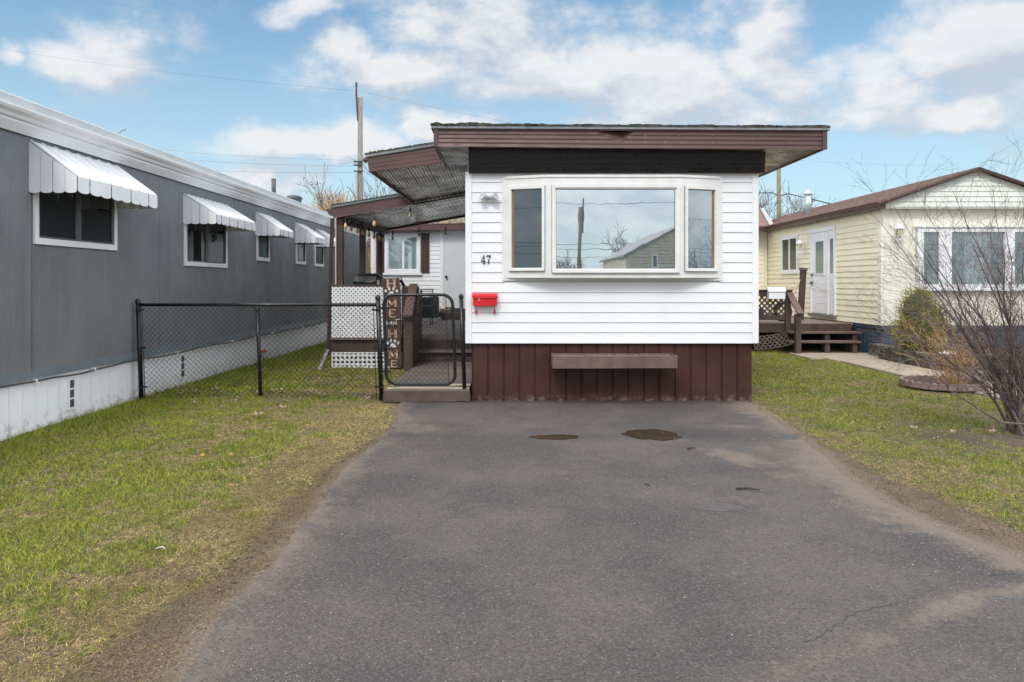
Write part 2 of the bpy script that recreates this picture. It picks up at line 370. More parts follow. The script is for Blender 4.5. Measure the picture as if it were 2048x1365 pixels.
def soffit_mat(name, base, axis, rib=0.033, joint=0.20, blot=0.6):
    m = bpy.data.materials.new(name); m.use_nodes = True; t = NT(m.node_tree); bs = t.n['Principled BSDF']
    co = t.node('ShaderNodeTexCoord').outputs['Object']; sep = t.node('ShaderNodeSeparateXYZ'); t.l.new(co, sep.inputs[0])
    a = sep.outputs[axis]; o = sep.outputs[1 - axis]
    rb = t.m('ABSOLUTE', t.m('SUBTRACT', t.m('FRACT', t.m('DIVIDE', a, rib)), 0.5))
    jt = t.m('ABSOLUTE', t.m('SUBTRACT', t.m('FRACT', t.m('DIVIDE', a, joint)), 0.5))
    ribline = t.ramp(rb, 0.28, 0.44); jline = t.ramp(jt, 0.45, 0.475)
    per = t.m('ABSOLUTE', t.m('SUBTRACT', t.m('FRACT', t.m('DIVIDE', o, 0.02)), 0.5))
    holes = t.m('MULTIPLY', t.ramp(per, 0.3, 0.45), 0.35)
    n = t.noise(co, 3.0, 7, 0.65); bl = t.ramp(n, 0.42, 0.66)
    c = t.mix(bl, tuple(x * 1.25 for x in base) + (1,), tuple(x * (1 - blot) for x in base) + (1,))
    c = t.mix(t.m('MULTIPLY', ribline, 0.85), c, (0.012, 0.01, 0.009, 1))
    c = t.mix(holes, c, (0.03, 0.026, 0.022, 1))
    c = t.mix(jline, c, (0.006, 0.005, 0.005, 1))
    t.l.new(c, bs.inputs['Base Color'])
    t.l.new(t.ramp(t.noise(co, 2.2, 5), 0.35, 0.65, a=0.16, b=0.45), bs.inputs['Roughness'])
    bp = t.node('ShaderNodeBump'); bp.inputs['Distance'].default_value = 0.004; bp.inputs['Strength'].default_value = 0.8; bp.invert = True
    t.l.new(ribline, bp.inputs['Height']); t.l.new(bp.outputs[0], bs.inputs['Normal'])
    return m
SOFFIT_X = soffit_mat('brown_soffit_cross', (0.25, 0.215, 0.19), 1, 0.05, 0.20)
SOFFIT_Y = soffit_mat('weathered_soffit', (0.74, 0.71, 0.68), 0, 0.046, 0.276, 0.75)
SOFFIT_Y2 = soffit_mat('weathered_soffit_boards', (0.78, 0.76, 0.745), 0, 0.075, 0.15, 0.6)

# ------------------------------------------------------------------ generic builders
def clapboard(mb, p0, udir, L, z0, z1, rows, nrm, depth=0.012, lip=0.004):
    """horizontal lapped siding: p0 start (x,y), udir along the wall, nrm outward"""
    h = (z1 - z0) / rows; u = Vector((udir[0], udir[1], 0)); n = Vector((nrm[0], nrm[1], 0)); o = Vector((p0[0], p0[1], 0))
    for i in range(rows):
        a = z0 + i * h; b = a + h
        q = [o + n * depth + Vector((0, 0, a)), o + u * L + n * depth + Vector((0, 0, a)),
             o + u * L + n * 0.001 + Vector((0, 0, b)), o + n * 0.001 + Vector((0, 0, b)),
             o + Vector((0, 0, a)), o + u * L + Vector((0, 0, a))]
        mb.add(q, [(0, 1, 2, 3), (4, 5, 1, 0)])
    return mb
def ribbed(mb, pts2, z0, z1, pitch, depth, duty=0.5, zt=None):
    """vertical ribbed sheet along a ground line; profile toward the right-hand side normal"""
    a, b = Vector(pts2[0]), Vector(pts2[1]); d = (b - a); L = d.length; d.normalize(); n = Vector((d.y, -d.x))
    N = int(L / pitch); vs = []
    for i in range(N):
        for s_, off in ((0, 0), (duty * 0.8, 0), (duty, depth), (0.999 - (0.2 * duty), depth)):
            q = a + d * ((i + s_) * pitch) + n * off; vs.append(q)
    vs.append(a + d * L)
    M = len(vs); V = [(q.x, q.y, z0) for q in vs] + [(q.x, q.y, z1) for q in vs]
    mb.add(V, [(i, i + 1, M + i + 1, M + i) for i in range(M - 1)]); return mb

def clip_poly(poly, w, h):
    def cl(poly, ins, inter):
        o = []
        for i in range(len(poly)):
            a, b = poly[i - 1], poly[i]
            if ins(b):
                if not ins(a): o.append(inter(a, b))
                o.append(b)
            elif ins(a): o.append(inter(a, b))
        return o
    def at(i, v): return lambda a, b: tuple(a[k] + (b[k] - a[k]) * (v - a[i]) / (b[i] - a[i]) for k in (0, 1))
    for i, v, sg in ((0, 0, 1), (0, w, -1), (1, 0, 1), (1, h, -1)):
        if not poly: break
        poly = cl(poly, (lambda p, i=i, v=v, sg=sg: (p[i] - v) * sg >= 0), at(i, v))
    return poly
def lattice(mb, o, ux, uz, w, h, ang, pitch, sw, th=0.006):
    """two crossing layers of slats clipped to a w x h panel; pitch is perpendicular"""
    o = Vector(o); ux = Vector(ux); uz = Vector(uz); nrm = ux.cross(uz).normalized()
    for layer, A in enumerate((ang, ang + 90)):
        c, s = math.cos(R(A)), math.sin(R(A)); diag = w + h
        N = int(diag / pitch) + 2
        for k in range(-N, N + 1):
            cx, cz = w / 2 - s * k * pitch, h / 2 + c * k * pitch
            q = [(cx - c * diag + s * sw / 2 * e1, cz - s * diag - c * sw / 2 * e1) if e0 < 0 else (cx + c * diag + s * sw / 2 * e1, cz + s * diag - c * sw / 2 * e1)
                 for e0, e1 in ((-1, -1), (1, -1), (1, 1), (-1, 1))]
            q = clip_poly(q, w, h)
            if len(q) >= 3:
                base = [o + ux * p[0] + uz * p[1] + nrm * (layer * (th + 0.0005)) for p in q]
                mb.prism(base, nrm * th)
    return mb
def wirenet(mb, o, ux, uz, w, h, pitch, r):
    """chain link: zig-zag wires as crossing thin rods clipped to the panel"""
    o = Vector(o); ux = Vector(ux); uz = Vector(uz); nrm = ux.cross(uz).normalized()
    for layer, sg in enumerate((1, -1)):
        k = -h
        while k < w + h:
            # line x = k + sg*z
            pts = []
            t0, t1 = 0.0, h
            xa = k if sg > 0 else k; f = lambda z: k + sg * z
            if sg > 0: t0 = max(t0, -k); t1 = min(t1, w - k)
            else: t0 = max(t0, k - w); t1 = min(t1, k)
            if t1 - t0 > 0.01:
                a = o + ux * f(t0) + uz * t0 + nrm * (r * (1 if layer else -1)); b = o + ux * f(t1) + uz * t1 + nrm * (r * (1 if layer else -1))
                mb.tube([a, b], r, 4, False)
            k += pitch
    return mb

def frame_rect(mb, x0, x1, z0, z1, w, y0, y1, bot=None):
    b = bot if bot is not None else w
    mb.box((x0, y0, z0), (x0 + w, y1, z1)); mb.box((x1 - w, y0, z0), (x1, y1, z1))
    mb.box((x0 + w, y0, z0), (x1 - w, y1, z0 + b)); mb.box((x0 + w, y0, z1 - w), (x1 - w, y1, z1)); return mb

def branch(mb, rng, p, d, L, r, depth, spread=0.5, kids=3, gravity=0.0, minr=0.0012, seg=4, jit=0.14, up=0.0, ratio=0.62):
    p = Vector(p); d = Vector(d).normalized(); pts = [p.copy()]; rs = [r]
    dd = d.copy(); nodes = []
    for i in range(seg):
        dd = (dd + Vector((rng.gauss(0, jit), rng.gauss(0, jit), rng.gauss(0, jit) + up - gravity))).normalized()
        p = p + dd * (L / seg); pts.append(p.copy()); rr = max(minr, r * (1 - 0.72 * (i + 1) / seg)); rs.append(rr); nodes.append((p.copy(), dd.copy(), rr))
    mb.tube(pts, rs, 5 if r > 0.012 else 3, False)
    if depth > 0:
        for k in range(kids):
            i = rng.randrange(max(0, seg // 4), seg)
            q, qd, qr = nodes[i]
            side = qd.orthogonal().normalized(); side.rotate(Matrix.Rotation(rng.uniform(0, 2 * math.pi), 3, qd))
            nd = (qd + side * (spread * rng.uniform(0.6, 1.5))).normalized()
            branch(mb, rng, q, nd, L * ratio * rng.uniform(0.65, 1.2), max(minr, qr * 0.75), depth - 1, spread, kids, gravity, minr, max(3, seg - 1) if depth > 1 else 3, jit, up, ratio)

# ================================================================== SETTING: ground, asphalt, path
gmat = bpy.data.materials.new('ground'); gmat.use_nodes = True
def ground_material(m):
    t = NT(m.node_tree); bs = t.n['Principled BSDF']
    co = t.node('ShaderNodeTexCoord').outputs['Object']
    at = t.node('ShaderNodeAttribute'); at.attribute_name = 'dirt'
    n1 = t.noise(co, 1.3, 6, 0.6); n2 = t.noise(co, 28, 5, 0.7); n3 = t.noise(co, 120, 3, 0.7)
    thatch = t.mix(t.ramp(n2, 0.35, 0.68), (0.060, 0.042, 0.018, 1), (0.22, 0.160, 0.070, 1))
    thatch = t.mix(t.m('MULTIPLY', t.ramp(n1, 0.45, 0.6), 0.6), thatch, (0.055, 0.068, 0.018, 1))
    dirt = t.mix(t.ramp(n3, 0.3, 0.72), (0.055, 0.035, 0.022, 1), (0.25, 0.180, 0.112, 1))
    dirt = t.mix(t.ramp(t.noise(co, 3.5, 5), 0.35, 0.65), dirt, t.mix(0.4, dirt, (0.04, 0.026, 0.018, 1)))
    sand = t.mix(t.ramp(n3, 0.3, 0.7), (0.10, 0.074, 0.054, 1), (0.25, 0.19, 0.14, 1))
    f = at.outputs['Fac']
    edge = t.m('ADD', f, t.m('ADD', t.m('MULTIPLY', t.m('SUBTRACT', n2, 0.5), 1.1), t.m('MULTIPLY', t.m('SUBTRACT', t.noise(co, 7, 5, 0.7), 0.5), 1.5)))
    c = t.mix(t.ramp(edge, 0.35, 0.6), thatch, dirt)
    at2 = t.node('ShaderNodeAttribute'); at2.attribute_name = 'sand'
    c = t.mix(t.ramp(t.m('ADD', at2.outputs['Fac'], t.m('MULTIPLY', t.m('SUBTRACT', n2, 0.5), 0.6)), 0.3, 0.7), c, sand)
    t.l.new(c, bs.inputs['Base Color']); bs.inputs['Roughness'].default_value = 0.95
    bp = t.node('ShaderNodeBump'); bp.inputs['Distance'].default_value = 0.012; t.l.new(t.m('ADD', n2, t.m('MULTIPLY', n3, 0.4)), bp.inputs['Height']); t.l.new(bp.outputs[0], bs.inputs['Normal'])
ground_material(gmat)

_ly = [2.0, 2.52, 2.8, 3.11, 3.44, 3.84, 4.23, 4.77, 5.45, 6.3, 7.04, 7.6, 8.19, 8.55]
_lx = [-1.22, -1.22, -1.25, -1.28, -1.245, -1.255, -1.255, -1.27, -1.31, -1.20, -1.14, -1.22, -1.31, -1.34]
_gy = [2.0, 2.61, 2.9, 3.155, 3.52, 4.36, 5.2, 5.8, 6.19, 7.0, 8.19, 8.6]
_gx = [-1.72, -1.70, -1.64, -1.58, -1.47, -1.48, -1.46, -1.42, -1.33, -1.2, -1.32, -1.36]
_ry = [2.0, 2.9, 3.52, 3.78, 4.12, 4.67, 5.3, 6.0, 6.7, 7.27, 8.4, 8.6]
_rx = [6.0, 4.2, 2.72, 2.74, 2.62, 2.55, 2.62, 2.75, 2.85, 2.9, 3.02, 3.06]
_qy = [2.0, 3.0, 4.15, 4.53, 4.97, 5.38, 6.03, 6.73, 7.27, 8.4, 8.6]
_qx = [6.2, 3.5, 3.02, 3.0, 2.93, 2.86, 2.90, 2.93, 2.91, 3.02, 3.06]
def asphL(y): return np.interp(y, _ly, _lx) + 0.05 * (fbm(np.asarray(y) * 3.0, 0 * np.asarray(y) + 3, 5) - 0.5)
def asphR(y): return np.interp(y, _ry, _rx) + 0.06 * (fbm(np.asarray(y) * 3.0, 0 * np.asarray(y) + 9, 6) - 0.5)
def grassL(y): return np.interp(y, _gy, _gx) + 0.16 * (fbm(np.asarray(y) * 2.6, 0 * np.asarray(y) + 3, 15) - 0.5)
def grassR(y): return np.interp(y, _qy, _qx) + 0.14 * (fbm(np.asarray(y) * 2.6, 0 * np.asarray(y) + 3, 25) - 0.5)
def dirtfield(x, y):
    """0 grass .. 1 bare soil"""
    L = np.clip((x - grassL(y) - 0.05) / 0.35 + 0.4, 0, 0.93) * (x < 1.0); Rr = np.clip((grassR(y) - x) / 0.16 + 0.5, 0, 1) * (x > 1.0)
    d = np.maximum(L, Rr) * (y < 8.75)
    d = np.clip(d * (0.35 + 1.25 * fbm(x * 4.2, y * 4.2, 33)), 0, 1)
    g = lambda cx, cy, a, b, w: w * np.exp(-((x - cx) / a) ** 2 - ((y - cy) / b) ** 2)
    d = np.maximum(d, g(4.85, 6.5, 0.75, 0.45, 1.0)); d = np.maximum(d, g(4.3, 6.1, 0.5, 0.2, .6))
    d = np.maximum(d, g(-1.75, 3.5, .25, .15, .7)); d = np.maximum(d, g(-2.05, 2.75, .45, .18, .6))
    d = np.maximum(d, g(-2.0, 8.95, 0.8, 0.12, .6)); d = np.maximum(d, g(-2.3, 10.2, 0.9, 0.5, .45))
    return d
def heightfield(x, y):
    h = 0.03 * (fbm(x * 0.8, y * 0.8, 40) - 0.5) * np.clip((y - 2) / 3, 0, 1)
    h = h + 0.07 * np.exp(-((x + 3.1) / 1.2) ** 2 - ((y - 8.9) / 0.6) ** 2)
    h = h * np.where((x > -5) & (x < 9) & (y < 13.5), 1, 0) * np.clip(np.maximum(grassL(y) - x, x - grassR(y)) / 0.4, 0, 1)
    return h - 0.012
def grid_mesh(xs, ys, zf):
    Xg, Yg = np.meshgrid(xs, ys); Zg = zf(Xg, Yg) if callable(zf) else np.full_like(Xg, zf)
    nx, ny = len(xs), len(ys); idx = np.arange(nx * ny).reshape(ny, nx)
    F = np.stack([idx[:-1, :-1], idx[:-1, 1:], idx[1:, 1:], idx[1:, :-1]], -1).reshape(-1, 4)
    return np.stack([Xg, Yg, Zg], -1).reshape(-1, 3), F
def np_mesh(name, V, F, m, attrs=None):
    me = bpy.data.meshes.new(name); k = F.shape[1]
    me.vertices.add(len(V)); me.vertices.foreach_set('co', V.astype(np.float32).ravel())
    me.loops.add(F.size); me.loops.foreach_set('vertex_index', F.astype(np.int32).ravel())
    me.polygons.add(len(F)); me.polygons.foreach_set('loop_start', (np.arange(len(F)) * k).astype(np.int32))
    me.update(calc_edges=True)
    for a, vals in (attrs or {}).items():
        if vals.ndim == 1:
            at = me.attributes.new(a, 'FLOAT', 'POINT'); at.data.foreach_set('value', vals.astype(np.float32))
        else:
            at = me.attributes.new(a, 'FLOAT_COLOR', 'POINT'); at.data.foreach_set('color', vals.astype(np.float32).ravel())
    me.materials.append(m); me.shade_smooth()
    o = bpy.data.objects.new(name, me); COL.objects.link(o); return o

xs = np.concatenate([np.linspace(-400, -12, 14), np.arange(-10, -5, 0.5), np.arange(-5, 8, 0.06), np.arange(8, 14, 0.5), np.linspace(16, 400, 14)])
ys = np.concatenate([np.linspace(-400, -8, 12), np.arange(-6, 2, 0.5), np.arange(2, 15, 0.06), np.arange(15, 26, 0.5), np.linspace(28, 900, 20)])
V, F = grid_mesh(xs, ys, heightfield)
gx, gy = V[:, 0], V[:, 1]
sandv = np.clip(1 - (gx - asphL(gy)) / -0.16, 0, 1) * (gx < 1) * 0.75
sandv = np.maximum(sandv, np.clip(1 - (gx - asphR(gy)) / 0.22, 0, 1) * (gx > 1) * 0.9) * (gy < 8.5)
ground = structure(np_mesh('ground', V, F, gmat, {'dirt': dirtfield(gx, gy), 'sand': sandv}))

def asphalt_material():
    m = bpy.data.materials.new('asphalt'); m.use_nodes = True; t = NT(m.node_tree); bs = t.n['Principled BSDF']
    co = t.node('ShaderNodeTexCoord').outputs['Object']
    vo = t.node('ShaderNodeTexVoronoi'); t.l.new(co, vo.inputs['Vector']); vo.inputs['Scale'].default_value = 120; vo.feature = 'F1'
    vs = t.node('ShaderNodeTexVoronoi'); t.l.new(co, vs.inputs['Vector']); vs.inputs['Scale'].default_value = 85
    n = t.noise(co, 0.9, 6, 0.6); n2 = t.noise(co, 220, 3, 0.7); n3 = t.noise(co, 6, 5, 0.65)
    sepc = t.node('ShaderNodeSeparateColor'); t.l.new(vo.outputs['Color'], sepc.inputs[0]); rnd = sepc.outputs[0]
    seps = t.node('ShaderNodeSeparateColor'); t.l.new(vs.outputs['Color'], seps.inputs[0]); rnd2 = seps.outputs[1]
    c = t.mix(t.ramp(n, 0.38, 0.62), (0.074, 0.062, 0.057, 1), (0.116, 0.096, 0.082, 1))
    c = t.mix(t.m('MULTIPLY', t.ramp(n3, 0.4, 0.65), 0.35), c, (0.072, 0.063, 0.060, 1))
    c = t.mix(t.m('MULTIPLY', t.ramp(rnd, 0.62, 1.0), 0.36), c, (0.19, 0.17, 0.15, 1))
    c = t.mix(t.m('MULTIPLY', t.ramp(rnd, 0.35, 0.0), 0.45), c, (0.028, 0.025, 0.024, 1))
    c = t.mix(t.m('MULTIPLY', t.m('MULTIPLY', t.ramp(rnd2, 0.975, 0.985), 0.7), t.ramp(vs.outputs['Distance'], 0.42, 0.30)), c, (0.26, 0.24, 0.21, 1))
    at = t.node('ShaderNodeAttribute'); at.attribute_name = 'sand'; s = at.outputs['Fac']
    sm = t.ramp(t.m('ADD', s, t.m('ADD', t.m('MULTIPLY', t.m('SUBTRACT', n3, 0.5), 1.3), t.m('MULTIPLY', t.m('SUBTRACT', t.noise(co, 38, 5, 0.75), 0.5), 1.3))), 0.3, 0.95)
    sandc = t.mix(n2, (0.12, 0.090, 0.068, 1), (0.29, 0.22, 0.165, 1))
    c = t.mix(t.m('MULTIPLY', sm, 0.85), c, sandc)
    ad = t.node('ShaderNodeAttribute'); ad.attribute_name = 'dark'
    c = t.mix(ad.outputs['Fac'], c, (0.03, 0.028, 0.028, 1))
    t.l.new(c, bs.inputs['Base Color'])
    t.l.new(t.ramp(t.m('ADD', ad.outputs['Fac'], n3), 0.4, 1.4, a=0.78, b=0.45), bs.inputs['Roughness']); bs.inputs['Specular IOR Level'].default_value = 0.35
    bp = t.node('ShaderNodeBump'); bp.inputs['Distance'].default_value = 0.003; bp.inputs['Strength'].default_value = 0.8
    t.l.new(t.m('SUBTRACT', n2, vo.outputs['Distance']), bp.inputs['Height']); t.l.new(bp.outputs[0], bs.inputs['Normal'])
    return m
ASPH = asphalt_material()
yr = np.arange(2.1, 8.58, 0.025); nxc = 220
tt = np.linspace(0, 1, nxc)
L_, R_ = asphL(yr), asphR(yr)
L_ = L_ + 0.03 * (np.random.RandomState(3).rand(len(yr)) - .5); R_ = R_ + 0.03 * (np.random.RandomState(4).rand(len(yr)) - .5)
Xa = L_[:, None] + (R_ - L_)[:, None] * tt[None]; Ya = np.repeat(yr[:, None], nxc, 1)
Za = np.full_like(Xa, 0.004); Za[:, 0] = -0.03; Za[:, -1] = -0.03; Xa[:, 0] -= 0.006
idx = np.arange(Xa.size).reshape(Xa.shape); Fa = np.stack([idx[:-1, :-1], idx[:-1, 1:], idx[1:, 1:], idx[1:, :-1]], -1).reshape(-1, 4)
Va = np.stack([Xa, Ya, Za], -1).reshape(-1, 3); ax, ay = Va[:, 0], Va[:, 1]
def gb(cx, cy, a, b, w, rot=0.0):
    c, s = math.cos(rot), math.sin(rot); dx, dy = ax - cx, ay - cy
    return w * np.exp(-((dx * c + dy * s) / a) ** 2 - ((-dx * s + dy * c) / b) ** 2)
sand = np.clip(1 - (ax - asphL(ay)) / (0.15 + 0.5 * fbm(ay * 1.6, ay * 0, 78)), 0, 1) * 0.95 * (0.4 + 0.9 * fbm(ay * 1.3, ay * 0, 77))
sand = np.maximum(sand, np.clip(1 - (asphR(ay) - ax) / (0.25 + 0.55 * fbm(ay * 1.6, ay * 0, 88)), 0, 1) * 1.05)
for b in ((-1.0, 6.9, .45, .35, .75), (1.95, 5.75, .22, .5, .85, .5), (1.55, 6.4, .3, .25, .6), (2.3, 6.0, .2, .5, .5), (0.45, 5.3, .5, .3, .35), (2.2, 5.2, .3, .3, .55),
          (0.9, 6.9, 1.8, .12, .25), (1.5, 4.6, .4, .16, .45), (-.8, 5.6, .4, .3, .3), (2.35, 7.0, .4, .2, .6), (0.1, 7.6, 1.2, .2, .3), (0.0, 3.2, 1.0, .3, .15), (2.45, 5.3, .25, .9, .8)):
    sand = np.maximum(sand, gb(*b))
seam_y = np.interp(ax, [-1, .0, .83, 1.5, 2.0, 2.66, 4], [2.2, 2.35, 2.58, 2.95, 3.25, 3.50, 3.9]) + 0.07 * (fbm(ax * 3, ax * 0 + 2, 8) - 0.5)
ds = seam_y - ay
sand = np.maximum(sand, np.exp(-((ds - 0.08 - .1 * fbm(ax * 2, ay * 0, 92)) / (0.05 + 0.13 * fbm(ax * 1.7, ay * 0, 91))) ** 2) * (0.1 + 1.2 * fbm(ax * 2.5, ay * 2.5, 12)) * np.clip((ax - 0.3) / 0.8, 0.0, 1) * 0.95)
sand = np.maximum(sand, (ds > 0) * 0.22)
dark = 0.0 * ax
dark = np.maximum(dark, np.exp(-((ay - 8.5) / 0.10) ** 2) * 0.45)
for _b in ((0.63, 6.53, .42, .17), (1.93, 6.62, .50, .24), (1.38, 4.47, .26, .12), (2.75, 6.6, .3, .16), (-1.1, 6.65, .4, .14)):
    dark = np.maximum(dark, 0.42 * gb(_b[0], _b[1], _b[2], _b[3], 1))
driveway = structure(np_mesh('driveway', Va, Fa, ASPH, {'sand': sand, 'dark': dark}))
st = MB().box((-60, -9, -0.06), (60, 2.104, 0.0)).build('street', ASPH); structure(st)

crk = MB(); _r = random.Random(5); _x = 0.55; _top = []; _bot = []
while _x < 2.7:
    _y = float(np.interp(_x, [-1, .0, .83, 1.5, 2.0, 2.66, 4], [2.2, 2.35, 2.58, 2.95, 3.25, 3.50, 3.9])) + 0.03 * math.sin(_x * 9) + _r.uniform(-.012, .012) + .02
    _w = _r.uniform(.0003, .0028) * (1 if math.sin(_x * 5) > -.3 else .15)
    _top.append((_x, _y + _w, .0052)); _bot.append((_x, _y - _w, .0052)); _x += _r.uniform(.012, .035)
for _i in range(len(_top) - 1): crk.quad(_bot[_i], _bot[_i + 1], _top[_i + 1], _top[_i])
structure(crk.build('pavement_crack', mat('crack_shadow_tar', (0.045, 0.04, 0.037), 0.9)))
PUDDLE = mat('puddle_water', (0.060, 0.042, 0.026), 0.05, 0.0, 3, spec=0.45)
PUDDLE_DRY = mat('drying_puddle', (0.078, 0.068, 0.061), 0.42, 0.2, 20, spec=0.4)
def puddle(px0, px1, py0, py1, m, seed):
    a = G((px0 + px1) / 2, py0); b = G((px0 + px1) / 2, py1); c = (a + b) / 2; ry = (a.y - b.y) / 2; rx = (px1 - px0) / 2 * c.y / FP
    rng = random.Random(seed); ph = [rng.uniform(0, 6.28) for _ in range(4)]
    pts = []
    for k in range(48):
        th = 2 * math.pi * k / 48; r = 1 + 0.05 * math.sin(2 * th + ph[0]) + 0.05 * math.sin(3 * th + ph[1]) + 0.05 * math.sin(7 * th + ph[2]) + .03 * math.sin(11 * th + ph[3])
        pts.append((c.x + rx * r * math.cos(th), c.y + ry * r * math.sin(th), 0.0052))
    return structure(MB().quad(*pts).build('puddle', m))
puddle(1062, 1158, 870, 881, PUDDLE, 1); puddle(1246, 1362, 860, 882, PUDDLE, 5); puddle(1388, 1485, 1007, 1025, PUDDLE_DRY, 9); puddle(1545, 1592, 868, 880, PUDDLE_DRY, 12)

# concrete path to the cream home, in slabs
pm = MB()
cuts = [14.4, 12.9, 11.6, 10.3, 9.2, 8.0, 6.8, 5.4]
for i in range(len(cuts) - 1):
    y1, y0 = cuts[i], cuts[i + 1]
    xl = (6.25 if i == 0 else 6.33)
    pm.box((xl, y0 + 0.012, -0.08), (7.22, y1, 0.02 - 0.003 * i))
pm.box((5.95, 13.35, -0.08), (6.238, 14.4, 0.018)); pm.box((7.225, 13.6, -0.08), (7.6, 14.4, 0.016))
structure(pm.build('path', CONCRETE, bevel=0.008))
DRIVE2 = mat('neighbour_asphalt', (0.13, 0.11, 0.10), 0.85, 0.2, 6, bump=0.002, bscale=120)
structure(MB().box((7.235, 2.2, -0.06), (12.5, 11.55, 0.006)).build('neighbour_driveway', DRIVE2))

# ------------------------------------------------------------------ grass
def grass():
    rs = np.random.RandomState(7)
    Vs, Fs, Cs = [], [], []; base = 0
    def patch(x0, x1, y0, y1, dens, hmin, hmax, wid, seed):
        nonlocal base
        n = int((x1 - x0) * (y1 - y0) * dens); x = rs.uniform(x0, x1, n); y = rs.uniform(y0, y1, n)
        # only within the yard strips seen from the drive
        px = VX + FP * x / y
        keep = (px > -60) & (px < 2110)
        d = dirtfield(x, y)
        keep &= rs.rand(n) > np.clip(d * 1.15 + 2.4 * (fbm(x * 7, y * 7, 3) - 0.53) * (d > .05), 0, 1)
        keep &= ~((x > grassL(y)) & (x < grassR(y)) & (y < 8.62))
        keep &= (x > -4.87 + 0.0161 * y + 0.03)
        keep &= ~((x > -1.56) & (x < 3.1) & (y > 8.4)); keep &= ~((x > -3.1) & (x < 3.2) & (y > 12.15))
        keep &= ~((x > 6.24) & (y > 5)) & ~((x - 6.2) ** 2 + (y - 9.7) ** 2 < 0.27) & ~((x > 5.9) & (y > 13.2)) & ~((x > 5.3) & (y > 14.9))
        x, y, d = x[keep], y[keep], d[keep]; n = len(x)
        f1 = fbm(x * 1.1, y * 1.1, 51); f2 = fbm(x * 5, y * 5, 61); f3 = fbm(x * 14, y * 14, 71)
        green = 0.30 * f1 + 0.36 * f2 + 0.34 * f3
        # straw band beside the drive, greener along the homes
        band = np.exp(-((x - grassL(y)) / 0.55) ** 2) * (x < 0) * np.clip((y - 3.5) / 2.5, 0.15, 1) + np.exp(-((x - grassR(y)) / 0.3) ** 2) * (x > 0) * 0.5
        wallg = np.exp(-((x + 4.75) / 0.5) ** 2)
        green = green - 0.27 * band + 0.14 * wallg + 0.03 - 0.12 * d
        green += np.where(x > 0, 0.035, 0)
        isg = rs.rand(n) < np.clip((green - 0.455) / 0.13 + 0.10, 0.06, 0.80)
        h = 0.72 * rs.uniform(hmin, hmax, n) * np.where(isg, 1, 0.75) * (0.6 + 0.8 * f2); h *= 1 + 1.1 * wallg * (f3 > 0.45)
        ang = rs.uniform(0, 2 * np.pi, n); lean = np.where(isg, rs.uniform(0.3, 1.5, n), rs.uniform(1.0, 3.0, n)) * h
        lx, ly = np.cos(ang) * lean, np.sin(ang) * lean
        a2 = rs.uniform(0, 2 * np.pi, n); w = wid * rs.uniform(0.6, 1.3, n); wx, wy = np.cos(a2) * w, np.sin(a2) * w
        hz = np.where(isg, h, h * 0.45)
        z0 = heightfield(x, y) - 0.004
        A = np.stack([x - wx, y - wy, z0], -1); B = np.stack([x + wx, y + wy, z0], -1)
        C = np.stack([x + wx * .7 + lx * .4, y + wy * .7 + ly * .4, z0 + hz * .62], -1); D = np.stack([x - wx * .7 + lx * .4, y - wy * .7 + ly * .4, z0 + hz * .62], -1)
        E = np.stack([x + lx, y + ly, z0 + hz], -1)
        V = np.stack([A, B, C, D, E], 1).reshape(-1, 3)
        i = np.arange(n) * 5 + base
        # pairs of quads: D,C,E as degenerate-free quad with midpoint
        F1 = np.stack([i, i + 1, i + 2, i + 3], -1); F2 = np.stack([i + 3, i + 2, i + 4], -1)
        g1 = np.array([0.055, 0.105, 0.010]); g2 = np.array([0.40, 0.43, 0.055]); s1 = np.array([0.85, 0.66, 0.27]); s2 = np.array([0.34, 0.22, 0.09])
        r = rs.rand(n)[:, None]; r2 = np.clip(f1 * 1.5 - 0.3, 0, 1)[:, None]
        cg = g1 * (1 - r) + g2 * r; cg = cg * (0.75 + 0.5 * r2)
        csn = s1 * r + s2 * (1 - r)
        col = np.where(isg[:, None], cg, csn); col = np.concatenate([col, np.ones((n, 1))], 1)
        Vs.append(V); Fs.append((F1, F2)); Cs.append(np.repeat(col, 5, 0)); base += n * 5
    def litter(x0, x1, y0, y1, n, side, seed):
        nonlocal base
        x = rs.uniform(x0, x1, n); y = rs.uniform(y0, y1, n); edge = grassL(y) if side < 0 else grassR(y); dd = (x - edge) * (-side)
        keep = (rs.rand(n) < np.clip(1.0 - np.maximum(dd, 0) / 0.45, 0, 1) * (0.25 + 1.1 * (fbm(x * 5, y * 5, 83) > .45))) & (dd > -.5)
        keep &= (x < asphL(y)) if side < 0 else (x > asphR(y)); x, y = x[keep], y[keep]; n = len(x)
        a = rs.uniform(0, 6.283, n); L = rs.uniform(.010, .034, n); w = rs.uniform(.0004, .0010, n); dx, dy = np.cos(a) * L, np.sin(a) * L; nx, ny = -np.sin(a) * w, np.cos(a) * w
        z = heightfield(x, y) + rs.uniform(.001, .006, n); z2 = z + rs.uniform(-.002, .01, n)
        V = np.stack([np.stack([x - nx, y - ny, z], -1), np.stack([x + nx, y + ny, z], -1), np.stack([x + nx + dx * .5, y + ny + dy * .5, z2], -1), np.stack([x - nx + dx * .5, y - ny + dy * .5, z2], -1), np.stack([x + dx, y + dy, z + .001], -1)], 1).reshape(-1, 3)
        i = np.arange(n) * 5 + base; r = rs.rand(n)[:, None]; c = np.array([.34, .25, .13]) * r + np.array([.10, .064, .036]) * (1 - r); c = np.concatenate([c, np.ones((n, 1))], 1)
        Vs.append(V); Fs.append((np.stack([i, i + 1, i + 2, i + 3], -1), np.stack([i + 3, i + 2, i + 4], -1))); Cs.append(np.repeat(c, 5, 0)); base += n * 5
    litter(-2.6, -1.1, 2.3, 6.5, 110000, -1, 1); litter(2.4, 3.7, 3.4, 8.5, 26000, 1, 2)
